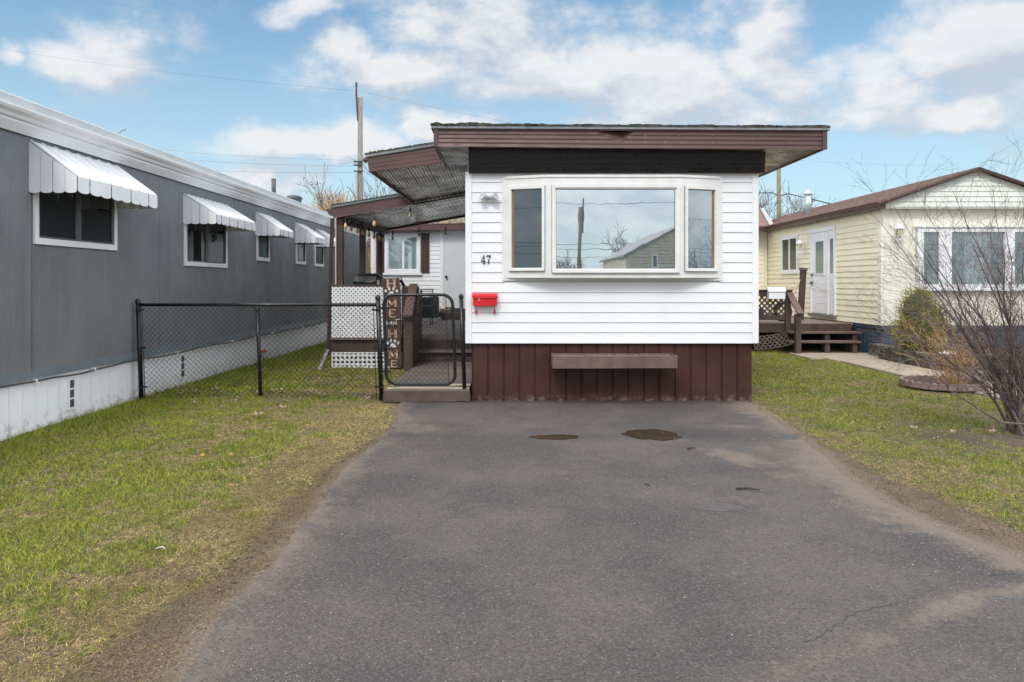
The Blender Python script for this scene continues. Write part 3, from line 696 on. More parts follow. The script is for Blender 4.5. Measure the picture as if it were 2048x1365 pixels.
    patch(-4.9, -1.1, 2.3, 5.0, 14000, 0.018, 0.050, 0.0014, 1)
    patch(-4.9, -1.1, 5.0, 8.8, 7500, 0.020, 0.055, 0.0019, 2)
    patch(-4.9, -1.2, 8.8, 12.6, 3200, 0.025, 0.065, 0.0034, 3)
    patch(-4.9, -3.0, 12.6, 22, 1500, 0.03, 0.07, 0.005, 4)
    patch(2.8, 6.5, 3.6, 8.6, 6500, 0.018, 0.045, 0.0018, 5)
    patch(3.0, 6.6, 8.6, 14.9, 3200, 0.02, 0.05, 0.003, 6)
    V = np.concatenate(Vs); C = np.concatenate(Cs)
    F4 = np.concatenate([f[0] for f in Fs]); F3 = np.concatenate([f[1] for f in Fs])
    me = bpy.data.meshes.new('grass'); me.vertices.add(len(V)); me.vertices.foreach_set('co', V.astype(np.float32).ravel())
    loops = np.concatenate([F4.ravel(), F3.ravel()]); me.loops.add(len(loops)); me.loops.foreach_set('vertex_index', loops.astype(np.int32))
    st_ = np.concatenate([np.arange(len(F4)) * 4, len(F4) * 4 + np.arange(len(F3)) * 3]); me.polygons.add(len(st_)); me.polygons.foreach_set('loop_start', st_.astype(np.int32))
    me.update(calc_edges=True)
    at = me.attributes.new('tint', 'FLOAT_COLOR', 'POINT'); at.data.foreach_set('color', C.astype(np.float32).ravel())
    m = bpy.data.materials.new('grass_blades'); m.use_nodes = True; t = NT(m.node_tree); bs = t.n['Principled BSDF']
    a = t.node('ShaderNodeAttribute'); a.attribute_name = 'tint'; t.l.new(a.outputs['Color'], bs.inputs['Base Color']); bs.inputs['Roughness'].default_value = 0.75
    bs.inputs['Specular IOR Level'].default_value = 0.08
    me.materials.append(m); o = bpy.data.objects.new('grass', me); COL.objects.link(o); o['kind'] = 'stuff'
    tag(o, 'short patchy lawn of green blades and dry straw on both sides of the drive', 'grass'); print('blades', len(F3))
grass()

# ================================================================== MAIN HOME
YF = 8.53
def main_home():
    h = thing('white_mobile_home', 'white clapboard mobile home with brown skirting, bay window and wide flat brown roof edge', 'mobile home', (1.31, YF, 0))
    x0, x1 = X_(931, YF), X_(1516, YF); zb = Z_(685, YF); zt = Z_(345, YF)
    # body
    MB().box((x0 + .03, YF + .015, zb + .0), (x1 - .03, 20.0, 3.05)).build('body', WHITE, h)
    w = MB()
    ax0, ax1 = X_(943, YF), X_(1504, YF)
    bayL, bayR = X_(1010, YF), X_(1438, YF)
    rows = 17; hh = (zt - zb) / rows
    zbay = zb + 6 * hh + 0.03
    zb2 = zb + 6 * hh
    clapboard(w, (ax0, YF), (1, 0), ax1 - ax0, zb, zb2, 6, (0, -1))
    clapboard(w, (ax0, YF), (1, 0), bayL - ax0, zb2, zt, rows - 6, (0, -1))
    clapboard(w, (bayR, YF), (1, 0), ax1 - bayR, zb2, zt, rows - 6, (0, -1))
    w.build('siding', WHITE, h)
    for a, b in ((x0, ax0 + .004), (ax1 - .004, x1)):
        box('corner_trim', WHITE_TRIM, h, (a, YF - .022, zb - .012), (b, YF + .05, zt), .003)
    box('bottom_trim', WHITE_TRIM, h, (ax0 + .004, YF - .018, zb - .012), (ax1 - .004, YF + .01, zb + .006))
    fr = MB()
    fr.box((ax0 + .004, YF - .020, zt - .045), (ax1 - .004, YF + .01, zt)); fr.box((bayL - .035, YF - .024, zb2 + .02), (bayL + .001, YF + .01, zt - .046)); fr.box((bayR - .001, YF - .024, zb2 + .02), (bayR + .035, YF + .01, zt - .046))
    fr.build('wall_trim', OLDWHITE, h)
    # skirting
    sk = MB(); sx0, sx1 = X_(943, YF), X_(1505, YF)
    n = 18; pw = (sx1 - sx0) / n; V = []
    for i in range(n):
        a = sx0 + i * pw
        for f, d in ((0, 0.004), (0.04, 0.014), (0.10, 0.014), (0.13, -0.004)): V.append((a + f * pw, YF + 0.03 + d))
    V.append((sx1, YF + .034)); M = len(V)
    sk.add([(a, b, -.02) for a, b in V] + [(a, b, zb + .02) for a, b in V], [(i, i + 1, M + i + 1, M + i) for i in range(M - 1)])
    sk.box((sx0, YF + .05, -.02), (sx1, 19.9, .6)).build('skirting', SKIRT_BROWN, h)
    # paint chips and dents along the foot of the skirting
    # roof: fascia board, soffit, header
    Yf = 8.23
    fx0, fx1 = X_(868, Yf), X_(1653, Yf)
    lo = lambda px: 292 + (px - 875) * (299 - 292) / (1645 - 875) ; hi = lambda px: 259 + (px - 875) * (263 - 259) / (1645 - 875)
    fm = MB(); N = 110; rowsF = 12; vv = []
    for j in range(rowsF + 1):
        for i in range(N + 1):
            px = 868 + (1653 - 868) * i / N; tz = j / rowsF; py = lo(px) * (1 - tz) + hi(px) * tz
            x = X_(px, Yf); z = Z_(py, Yf)
            lap = (tz * 4) % 1.0; y = Yf + 0.010 * lap
            # the dented place
            d = (1247 - px) / 45 if px < 1247 else (px - 1247) / 16; dep = max(0, min(1, 1.5 * (tz - 0.30 - 0.5 * max(0, d))) if d < 1 else 0)
            y += 0.10 * dep; y -= 0.02 * max(0, 1 - d / 20) * (1 - tz) ** 2
            z -= 0.012 * max(0, 1 - d / 22) * (1 - tz) ** 2
            vv.append((x, y, z))
    fm.add(vv, [(j * (N + 1) + i, j * (N + 1) + i + 1, (j + 1) * (N + 1) + i + 1, (j + 1) * (N + 1) + i) for j in range(rowsF) for i in range(N)])
    zL, zR = Z_(292, Yf), Z_(299, Yf); zLt, zRt = Z_(259, Yf), Z_(263, Yf)
    # side fascias run back
    fm.hexa([(fx0 - .0, Yf, zL), (fx0 + .03, Yf + .02, zL), (fx0 + .03, 20.2, zL), (fx0, 20.2, zL)], [(fx0, Yf, zLt), (fx0 + .03, Yf + .02, zLt), (fx0 + .03, 20.2, zLt), (fx0, 20.2, zLt)])
    fm.hexa([(fx1 - .03, Yf + .02, zR), (fx1, Yf, zR), (fx1, 20.2, zR), (fx1 - .03, 20.2, zR)], [(fx1 - .03, Yf + .02, zRt), (fx1, Yf, zRt), (fx1, 20.2, zRt), (fx1 - .03, 20.2, zRt)])
    fas = fm.build('fascia', BROWN_METAL, h)
    box('corner_cap', BROWN_METAL, fas, (fx0 - .004, Yf - .012, zL - .004), (fx0 + .05, Yf - .001, zLt)); box('corner_cap', BROWN_METAL, fas, (fx1 - .05, Yf - .012, zR - .004), (fx1 + .004, Yf - .001, zRt))
    nl = MB(); rng = random.Random(2)
    for px in (935, 985, 1042, 1108, 1155, 1215, 1290, 1330, 1360, 1425, 1505, 1580):
        for tz in (.35, .72):
            if rng.random() < .8:
                py = lo(px) * (1 - tz) + hi(px) * tz; c = P(px + rng.uniform(-1, 1), py, Yf - .003); nl.ball(c, .004, 6)
    nl.build_each('nail', WHITE_TRIM, fas)
    # dark inside strip + soffit sheet (underside of the overhang)
    so = MB(); so.cur = 0
    so.hexa([(fx0 + .03, Yf + .02, zL + .012), (fx1 - .03, Yf + .02, zR + .012), (fx1 - .03, 20.1, zR + .012), (fx0 + .03, 20.1, zL + .012)],
            [(fx0 + .03, Yf + .02, zL + .03), (fx1 - .03, Yf + .02, zR + .03), (fx1 - .03, 20.1, zR + .03), (fx0 + .03, 20.1, zL + .03)])
    so.build('soffit', SOFFIT_X, h)
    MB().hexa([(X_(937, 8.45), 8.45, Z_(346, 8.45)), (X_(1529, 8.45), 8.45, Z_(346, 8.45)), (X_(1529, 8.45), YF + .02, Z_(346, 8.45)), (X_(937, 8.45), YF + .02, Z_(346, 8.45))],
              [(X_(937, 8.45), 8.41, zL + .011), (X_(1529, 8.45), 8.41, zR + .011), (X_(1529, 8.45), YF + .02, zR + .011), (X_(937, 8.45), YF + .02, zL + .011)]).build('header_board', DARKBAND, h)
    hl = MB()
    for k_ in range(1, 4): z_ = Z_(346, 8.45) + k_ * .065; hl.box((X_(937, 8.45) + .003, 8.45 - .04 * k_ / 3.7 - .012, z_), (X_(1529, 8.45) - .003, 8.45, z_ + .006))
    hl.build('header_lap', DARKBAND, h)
    # roof
    rf = MB(); ex0, ex1 = X_(862, Yf - .04), X_(1660, Yf - .04)
    rng = random.Random(8); N = 130; top = []; bot = []
    za, zb_ = Z_(254, Yf), Z_(258, Yf)
    for i in range(N + 1):
        f = i / N; x = ex0 + (ex1 - ex0) * f; z = za + (zb_ - za) * f
        moss = 0.022 * (1 - min(1, f * 3.2)) * rng.random()
        bot.append((x, Yf - .045, z)); top.append((x, Yf - .05 + rng.uniform(-.004, .004), z + 0.022 + moss + rng.uniform(0, .008) + (0.006 if int(f * 14) % 2 else 0)))
    rf.add(bot + top, [(i, i + 1, N + 2 + i, N + 1 + i) for i in range(N)])
    mid = 3.9
    back = [(p[0], 9.2, p[2] + 0.03) for p in top]; rf.add(top + back, [(i, i + 1, N + 2 + i, N + 1 + i) for i in range(N)])
    rf.hexa([(ex0, 8.3, za - .002), (ex1, 8.3, zb_ - .002), (ex1, 20.3, zb_), (ex0, 20.3, za)], [(ex0, 8.3, za + .02), (ex1, 8.3, zb_ + .02), (ex1, 20.3, zb_ + .03), (ex0, 20.3, za + .03)])
    rf.hexa([(ex0, 9.2, za + .03), (ex1, 9.2, zb_ + .03), (ex1, 20.3, zb_ + .03), (ex0, 20.3, za + .03)], [(ex0 + .1, 9.4, za + .05), ((ex0 + ex1) / 2, 9.4, za + .22), ((ex0 + ex1) / 2, 20.3, za + .22), (ex0 + .1, 20.3, za + .05)])
    ro = rf.build('roof', SHINGLE, h)
    de = MB(); de.hexa([(ex0 + .01, Yf - .03, za - .022), (ex1 - .01, Yf - .03, zb_ - .022), (ex1 - .01, Yf + .03, zb_ - .03), (ex0 + .01, Yf + .03, za - .03)],
                       [(ex0, Yf - .042, za), (ex1, Yf - .042, zb_), (ex1, Yf + .05, zb_ - .004), (ex0, Yf + .05, za - .004)])
    de.box((ex0 - .002, Yf - .04, za - .028), (ex0 + .006, 20.2, za)); de.box((ex1 - .006, Yf - .04, zb_ - .028), (ex1 + .002, 20.2, zb_)); de.build('drip_edge', DRIP, ro)
    mo = MB(); rng = random.Random(4)
    for k in range(150):
        f = rng.random() ** 1.8 * 0.9; x = ex0 + (ex1 - ex0) * f; mo.ball((x, Yf - .05 + rng.uniform(-.01, .03), za + (zb_ - za) * f + .008 + rng.uniform(0, .016)), rng.uniform(.005, .012), 6, (1.6, 1, .5))
    mo.build('moss', mat('dark_moss', (0.05, 0.052, 0.022), 0.95, 0.5, 30), ro)['kind'] = 'stuff'
    # black/brown end of the shingles at left corner
    # ---- bay window
    Yc = 8.36; bay = MB()
    X = lambda px: X_(px, Yc)
    wl, wr = bayL, bayR; cl, cr = X(1094), X(1363)
    zB, zT = Z_(556, Yc) , Z_(350, Yc)
    zBw, zTw = Z_(553, YF), Z_(349, YF) + .0
    # box faces as thick panels with openings: head, sill, mullions
    def panel(a, b, za0, za1, th=.03):
        """panel between plan points a,b and heights za0..za1"""
        a = Vector(a); b = Vector(b); d = (b - a).normalized(); n = Vector((-d.y, d.x)) * th
        bay.hexa([(a.x, a.y, za0), (b.x, b.y, za0), (b.x + n.x, b.y + n.y, za0), (a.x + n.x, a.y + n.y, za0)], [(a.x, a.y, za1), (b.x, b.y, za1), (b.x + n.x, b.y + n.y, za1), (a.x + n.x, a.y + n.y, za1)])
    Lw, Lc, Rc, Rw = (wl, YF - .024), (cl, Yc), (cr, Yc), (wr, YF - .024)
    zs0, zs1 = Z_(541, Yc), Z_(373, Yc)
    for a, b in ((Lw, Lc), (Lc, Rc), (Rc, Rw)):
        panel(a, b, zB, zs0); panel(a, b, zs1, zT)
    lerp = lambda a, b, f: (a[0] + (b[0] - a[0]) * f, a[1] + (b[1] - a[1]) * f)
    panel(Lw, lerp(Lw, Lc, .10), zs0, zs1); panel(lerp(Lw, Lc, .93), Lc, zs0, zs1); panel(Lc, (X(1105), Yc), zs0, zs1)
    panel((X(1357), Yc), Rc, zs0, zs1); panel(Rc, lerp(Rc, Rw, .10), zs0, zs1); panel(lerp(Rc, Rw, .93), Rw, zs0, zs1)
    # underside and top closing boards
    for z, s in ((zB, -.002), (zT, .0)):
        bay.prism([(wl, YF + .01, z + s), (cl, Yc + .001, z + s), (cr, Yc + .001, z + s), (wr, YF + .01, z + s)], (0, 0, .012 if z == zB else -.012))
    bay.box((bayL, YF - .021, zb2 + .02), (bayR, YF + .0, zt - .046))
    bw = bay.build('bay_window', OLDWHITE, h)
    # top flashing trim with screws
    tr = MB()
    for a, b in ((Lw, Lc), (Lc, Rc), (Rc, Rw)):
        a = Vector((a[0], a[1], zT)); b = Vector((b[0], b[1], zT)); tr.beam(a + Vector((0, -.006, -.015)), b + Vector((0, -.006, -.015)), .012, .03)
    tr.build('head_trim', OLDWHITE, bw)
    scr = MB()
    for i in range(22): scr.ball((cl - .3 + i * (cr - cl + .6) / 21, (Yc - .013) if cl < cl - .3 + i * (cr - cl + .6) / 21 < cr else YF - .09, zT - .018), .0035, 6)
    # centre sash
    def sash(A, B, z0, z1, w, m, gm, name='sash', strip=None, depth=.03, inset=.012):
        """window sash on the plan line A-B"""
        A = Vector(A); B = Vector(B); d = (B - A).normalized(); n = Vector((d.y, -d.x)); L = (B - A).length
        s_ = MB()
        def bar(u0, u1, v0, v1, o0, o1):
            q = lambda u, o: (A.x + d.x * u + n.x * o, A.y + d.y * u + n.y * o)
            p = [q(u0, o1), q(u1, o1), q(u1, o0), q(u0, o0)]
            s_.hexa([(x, y, v0) for x, y in p], [(x, y, v1) for x, y in p])
        bar(0, w, z0, z1, -.02, depth); bar(L - w, L, z0, z1, -.02, depth); bar(w, L - w, z0, z0 + w, -.02, depth); bar(w, L - w, z1 - w, z1, -.02, depth)
        w2 = w + (.018 if L > 1 else .006)
        bar(w, w2, z0 + w, z1 - w, -.02, depth * .45); bar(L - w2, L - w, z0 + w, z1 - w, -.02, depth * .45); bar(w2, L - w2, z0 + w, z0 + w2, -.02, depth * .45); bar(w2, L - w2, z1 - w2, z1 - w, -.02, depth * .45)
        so_ = s_.build(name, m, bw)
        s_ = MB(); gk = .0045; bar(-gk, L + gk, z0 - gk, z0, -.02, .004); bar(-gk, L + gk, z1, z1 + gk, -.02, .004); bar(-gk, 0, z0, z1, -.02, .004); bar(L, L + gk, z0, z1, -.02, .004)
        bar(w2, w2 + gk, z0 + w2, z1 - w2, -.018, .0); bar(L - w2 - gk, L - w2, z0 + w2, z1 - w2, -.018, .0); bar(w2 + gk, L - w2 - gk, z1 - w2 - gk, z1 - w2, -.018, .0)
        s_.build('gasket', mat('grimy_gasket', (.10, .09, .08), .8), so_)
        q = lambda u, o: (A.x + d.x * u + n.x * o, A.y + d.y * u + n.y * o)
        g_ = MB(); a = q(w2 - .002, -.008); b = q(L - w2 + .002, -.008)
        a2 = q(w2 - .002, -.013); b2 = q(L - w2 + .002, -.013)
        g_.hexa([(a[0], a[1], z0 + w2 - .002), (b[0], b[1], z0 + w2 - .002), (b2[0], b2[1], z0 + w2 - .002), (a2[0], a2[1], z0 + w2 - .002)], [(a[0], a[1], z1 - w2 + .002), (b[0], b[1], z1 - w2 + .002), (b2[0], b2[1], z1 - w2 + .002), (a2[0], a2[1], z1 - w2 + .002)])
        g_.build('pane', gm, bw)
        if strip:
            u0, u1 = (w2, w2 + .024) if strip == 'L' else (L - w2 - .024, L - w2)
            s2 = MB(); a, b, c, e = q(u0, -.007), q(u1, -.007), q(u1, -.0), q(u0, -.0)
            s2.hexa([(x, y, z0 + w2) for x, y in (e, c, b, a)], [(x, y, z1 - w2) for x, y in (e, c, b, a)]); s2.build('wood_strip', OLDWOOD, bw)
        # screw heads
        sc_ = MB(); k = 12
        for i in range(1, k):
            for u in (w / 2, L - w / 2):
                p = q(u, depth + .001); sc_.ball((p[0], p[1], z0 + (z1 - z0) * i / k), .0035, 5)
        if L < 1: sc_.build_each('screw', mat('rusty_screw', (0.03, 0.022, 0.018), 0.7), bw)
    sash((X(1104), Yc - .001), (X(1358), Yc - .001), Z_(546, Yc), Z_(371, Yc), .032, OLDWHITE, GLASS_MIRROR)
    la, lb = lerp(Lw, Lc, .10), lerp(Lw, Lc, .95)
    sash((la[0], la[1] - .002), (lb[0], lb[1] - .002), Z_(541, Yc) - .005, Z_(372, Yc) + .0, .03, OLDWHITE, GLASS_DARK, strip='L')
    ra, rb = lerp(Rc, Rw, .08), lerp(Rc, Rw, .92)
    sash((ra[0], ra[1] - .002), (rb[0], rb[1] - .002), Z_(542, Yc) - .005, Z_(373, Yc), .03, OLDWHITE, GLASS_SASH, strip='R')
    # house number
    num = MB(); yy = YF - .016
    def st2(pts, w): 
        for a, b in zip(pts[:-1], pts[1:]): num.beam((a[0], yy, a[1]), (b[0], yy, b[1]), .006, w, up=(-(b[1] - a[1]), 0, (b[0] - a[0])) if True else None)
    nx, nz, s = X_(963, YF), Z_(528, YF), 0.106
    def seg(x0_, z0_, x1_, z1_, w):
        a = Vector((nx + x0_ * s, yy, nz + z0_ * s)); b = Vector((nx + x1_ * s, yy, nz + z1_ * s)); d = (b - a).normalized(); num.beam(a, b, .006, w * s, up=Vector((-d.z, 0, d.x)))
    seg(.30, .0, .30, 1.0, .12); seg(.30, 1.0, -.02, .30, .06); seg(-.05, .30, .48, .30, .07); seg(.16, .02, .46, .02, .06)
    seg(.62, .93, 1.10, .93, .14); seg(.64, .98, .64, .74, .06); seg(1.07, .95, .86, .45, .07); seg(.87, .48, .80, .0, .13)
    num.build('house_number', mat('black_number', (0.012, 0.012, 0.012), 0.5), h)
    return h
HOME = main_home()

# flood light
def floodlight():
    c = P(978, 397, YF - .02); t = thing('flood_light', 'small white twin-head flood light on the siding left of the bay window', 'flood light', c)
    MB().lathe(Vector((0, 0, 0)), [(0, -.02), (.042, -.018), (.045, 0), (.03, .02), (0, .022)], 14).map(lambda v: c + Vector((v.x - .0, -v.z - .008, v.y * .8 - .02))).build('base', WHITE_TRIM, t, True)
    for sx in (-1, 1):
        hd = MB().lathe((0, 0, 0), [(.012, -.06), (.026, -.05), (.032, -.02), (.046, .02), (.049, .042), (.040, .040), (0, .03)], 14)
        a = Vector((sx * .75, -.55, .22)).normalized(); q = Vector((0, 0, 1)).rotation_difference(a); o = c + Vector((sx * .055, -.06, .012))
        hd.map(lambda v: o + q @ v).build('lamp_head', mat('pale_lamp_plastic', (0.5, 0.51, 0.53), .4), t, True)
        MB().tube([c + Vector((sx * .01, -.02, -.01)), c + Vector((sx * .03, -.045, -.005)), o], .009, 6).build('swivel_arm', WHITE_TRIM, t)
floodlight()

def mailbox():
    x0, x1 = X_(945, 8.45), X_(995, 8.45); z1, z0 = Z_(587, 8.45), Z_(612, 8.45); y0, y1 = 8.40, YF - .016
    t = thing('wall_mailbox', 'red metal wall mailbox with scalloped lid and two newspaper hooks', 'mailbox', ((x0 + x1) / 2, y1, z0))
    b = MB(); prof = [(y1, z0), (y0 + .02, z0), (y0 + .012, z1 - .05), (y1, z1 - .02)]
    b.prism([(x0 + .008, y, z) for y, z in prof], (x1 - x0 - .016, 0, 0)); b.build('box', RED, t, bevel=.004)
    l = MB(); l.prism([(x0, y1, z1), (x0, y0 + .02, z1 - .01), (x0, y0, z1 - .03), (x0, y0, z1 - .052), (x0, y0 + .004, z1 - .052), (x0, y0 + .006, z1 - .03), (x0, y1, z1 - .02)], (x1 - x0, 0, 0))
    n = 18
    for i in range(n):
        cx = x0 + (i + .5) * (x1 - x0) / n; r = (x1 - x0) / n / 2
        l.prism([(cx + r * math.cos(a), y0, z1 - .052 - r * math.sin(a)) for a in [math.pi * k / 6 for k in range(7)]], (0, .003, 0))
    l.build('lid', RED, t)
    for px in (951.5, 989):
        x = X_(px, 8.45); hk = MB(); hk.tube([(x, y1 - .005, z0 + .01), (x, y1 - .012, z0 - .09), (x, y1 - .02, z0 - .105), (x, y1 - .06, z0 - .10), (x, y1 - .065, z0 - .075)], .005, 6)
        hk.box((x - .012, y1 - .009, z0 - .10), (x + .012, y1 - .004, z0 - .06)); hk.build('hook', RED, t)
    e = MB(); pts = [P(956, 598, y0), P(958, 597, y0), P(959, 599, y0), P(958, 600, y0), P(960, 601, y0), P(957, 602, y0)]
    for p in pts: p.y = y0 + .009
    e.tube(pts, .003, 5).build('emblem', SIGNWHITE, t)
mailbox()

def planter():
    Y0, Y1 = 8.22, 8.50; x0, x1 = X_(1105, Y0), X_(1355, Y0); zt, zb = Z_(712, Y0), Z_(737, Y0)
    t = thing('planter_box', 'long empty brown wooden planter box fixed across the brown skirting', 'planter', ((x0 + x1) / 2, Y1, zb))
    b = MB(); th = .022; dz = .005
    b.hexa([(x0, Y0, zb - dz), (x1, Y0, zb), (x1, Y0 + th, zb), (x0, Y0 + th, zb - dz)], [(x0, Y0, zt - dz), (x1, Y0, zt), (x1, Y0 + th, zt), (x0, Y0 + th, zt - dz)])
    b.build('front_board', BROWN_RAIL, t, bevel=.003)
    box('back_board', BROWN_RAIL, t, (x0, Y1 - .02, zb), (x1, Y1 + .01, zt), .002)
    box('end_board', BROWN_RAIL, t, (x0, Y0 + th + .001, zb - .002), (x0 + th, Y1 - .021, zt), .002); box('end_board', BROWN_RAIL, t, (x1 - th, Y0 + th + .001, zb - .002), (x1, Y1 - .021, zt), .002)
    box('base_board', BROWN_WOOD, t, (x0 + th, Y0 + th + .001, zb - .001), (x1 - th, Y1 - .021, zb + .02))
    so = MB(); N = 60; M_ = 6; rs = random.Random(3)
    so.add([(x0 + th + (x1 - x0 - 2 * th) * i / N, Y0 + th + (Y1 - .02 - Y0 - th) * j / M_, zt - .018 + rs.uniform(-.006, .006)) for j in range(M_ + 1) for i in range(N + 1)], [(j * (N + 1) + i, j * (N + 1) + i + 1, (j + 1) * (N + 1) + i + 1, (j + 1) * (N + 1) + i) for j in range(M_) for i in range(N)])
    so.build('soil', mat('grey_planter_soil', (0.16, 0.13, 0.11), .95, .3, 20), t)
planter()

# ================================================================== PORCH COVER, ANNEX, DECK
YA, YB, YC = 9.32, 12.1, 15.6
def porch():
    t = thing('porch_cover', 'stepped brown porch roof with weathered soffit on posts beside the white home', 'porch roof', (-2.0, YB, 0))
    def fascia_strip(pa, pb, qa, qb, Y):
        """front fascia: bottom-left, bottom-right, top-left, top-right pixels"""
        m = MB(); n = 4
        for k in range(n):
            f0, f1 = k / n, (k + 1) / n
            a0 = P(*pa, Y).lerp(P(*qa, Y), f0); a1 = P(*pa, Y).lerp(P(*qa, Y), f1); b0 = P(*pb, Y).lerp(P(*qb, Y), f0); b1 = P(*pb, Y).lerp(P(*qb, Y), f1)
            o = Vector((0, .004, 0)); d = Vector((0, .03, 0))
            m.hexa([a0, b0, b0 + d, a0 + d], [a1 + o, b1 + o, b1 + d, a1 + d])
        return m
    f1 = fascia_strip((738, 344), (884, 326), (734, 314), (868, 293), YA)
    bl = P(738, 344, YA); br = P(884, 326, YA)
    # side fascia of the upper step
    x = bl.x; zb0 = bl.z; z0t = P(734, 314, YA).z; e = P(824, 408, YB)
    f1.hexa([(x, YA + .031, zb0), (x + .025, YA + .031, zb0), (e.x + .025, YB + .15, e.z), (e.x, YB + .15, e.z)], [(x - .02, YA + .031, z0t), (x + .025, YA + .031, z0t), (e.x + .025, YB + .15, e.z + .22), (e.x - .02, YB + .15, e.z + .22)])
    f1.build('fascia', BROWN_METAL, t)
    f2 = fascia_strip((667, 437), (824, 409), (664, 416), (806, 391), YB)
    f2.build('fascia', BROWN_METAL, t)
    # soffits
    s1 = MB(); up = .05
    A = Vector((x + .025, YA + .03, zb0 + up)); B = Vector((-.50, YA + .03, 3.19)); C = Vector((-.50, YB + .1, 3.15)); D = Vector((e.x + .025, YB + .1, e.z + up))
    N = 12
    s1.hexa([A, B, C, D], [v + Vector((0, 0, .02)) for v in (A, B, C, D)]); s1.build('soffit', SOFFIT_Y, t)
    p = P(667, 437, YB); q = P(824, 409, YB); sl = (q.z - p.z) / (q.x - p.x)
    bk = Vector((X_(772, YC), YC, Z_(461, YC))); bk2 = P(930, 433, YC)
    s2 = MB(); A = Vector((p.x, YB + .03, p.z + .02)); B = Vector((-.52, YB + .03, p.z + .02 + sl * (-.52 - p.x))); sl2 = (bk2.z - bk.z) / (bk2.x - bk.x)
    C = Vector((-.52, YC, bk.z + .03 + sl2 * (-.52 - bk.x))); D = Vector((bk.x - .1, YC, bk.z + .02))
    s2.hexa([A, B, C, D], [v + Vector((0, 0, .02)) for v in (A, B, C, D)]); s2.build('soffit', SOFFIT_Y2, t)
    bb = MB(); bb.beam(bk + Vector((-.1, .02, .03)), Vector((-.52, YC + .02, bk.z + .03 + sl2 * (-.52 - bk.x))), .05, .10); 
    bb.beam(Vector((p.x + .09, YB + .05, p.z - .03)), Vector((bk.x + .02, YC, bk.z - .02)), .08, .14)
    bb.build('beam', BROWN_DARK, t)
    cb = MB(); cb.hexa([(e.x, YB + .101, q.z - .0), (-.52, YB + .101, p.z + sl * (-.52 - p.x)), (-.52, YB + .125, p.z + sl * (-.52 - p.x)), (e.x, YB + .125, q.z)], [(e.x, YB + .101, q.z + .2), (-.52, YB + .101, 3.2), (-.52, YB + .125, 3.2), (e.x, YB + .125, q.z + .2)]); cb.build('closing_board', BROWN_DARK, t)
    # roof sheets + drip edges
    def roofstep(l, rr, Y, Y2, th=.028):
        r = MB(); d_ = MB()
        a = P(*l, Y - .04); b = P(*rr, Y - .04); n = 40; rs = random.Random(int(l[0]))
        bot = [a.lerp(b, i / n) for i in range(n + 1)]; top = [v + Vector((0, 0, th * .6 + rs.uniform(0, .012))) for v in bot]; k = len(bot)
        r.add(bot + top, [(i, i + 1, k + i + 1, k + i) for i in range(n)])
        bk_ = [Vector((v.x, Y2, v.z)) for v in top]; r.add(top + bk_, [(i, i + 1, k + i + 1, k + i) for i in range(n)])
        r.add([a, b, Vector((b.x, Y2, b.z)), Vector((a.x, Y2, a.z))], [(0, 1, 2, 3)])
        d_.hexa([a + Vector((.02, .02, -.028)), b + Vector((0, .02, -.028)), b + Vector((0, .06, -.028)), a + Vector((.02, .06, -.028))], [a + Vector((0, .003, -.001)), b + Vector((0, .003, -.001)), b + Vector((0, .06, -.001)), a + Vector((0, .06, -.001))])
        ro = r.build('roof', SHINGLE, t); d_.build('drip_edge', DRIP, ro); return ro
    roofstep((663, 412), (812, 387), YB, YC + .1); ro = roofstep((729, 310), (872, 287), YA, YB + .1)
    mo = MB(); rs = random.Random(11)
    for k in range(60):
        f = rs.random(); a = P(729, 310, YA - .04).lerp(P(872, 287, YA - .04), f); mo.ball(a + Vector((0, rs.uniform(0, .05), .02 + rs.uniform(0, .01))), rs.uniform(.006, .016), 6, (1.5, 1, .6))
    mo.build('moss', mat('green_moss', (0.10, 0.13, 0.02), .95, .4, 30), ro)['kind'] = 'stuff'
    # posts
    for px, Y, py0, py1, w in ((678.5, YB + .06, 443, 572, .125), (724.5, 13.9, 450, 610, .12), (760, 15.5, 455, 610, .10)):
        xc = X_(px, Y); MB().box((xc - w / 2, Y, 0.45), (xc + w / 2, Y + .09, Z_(py0, Y) + .05)).build('post', BROWN_WOOD, t, bevel=.004)
    a = P(665, 437, YB - .02); b = P(657, 710, YB - .02); MB().beam(a, b, .065, .03, up=(0, 1, 0)).build('edge_board', BROWN_DARK, t)
    MB().box((X_(670.2, YB), YB + .02, .45), (X_(671.6, YB), YB + .05, Z_(440, YB))).build('downspout', WHITE_TRIM, t)
    MB().prism([P(651, 419, YB), P(666, 417, YB), P(666, 431, YB), P(658, 430, YB)], (0, 3.4, 0)).build('gutter', BROWN_METAL, t)
    # kick brace on the ground
    MB().beam(P(656, 700, YB - .02), P(638, 742, YB - .45), .05, .03, up=(0, 1, 0)).build('brace', mat('weathered_brace', (.22, .19, .2), .8, .3, 10), t)
porch()

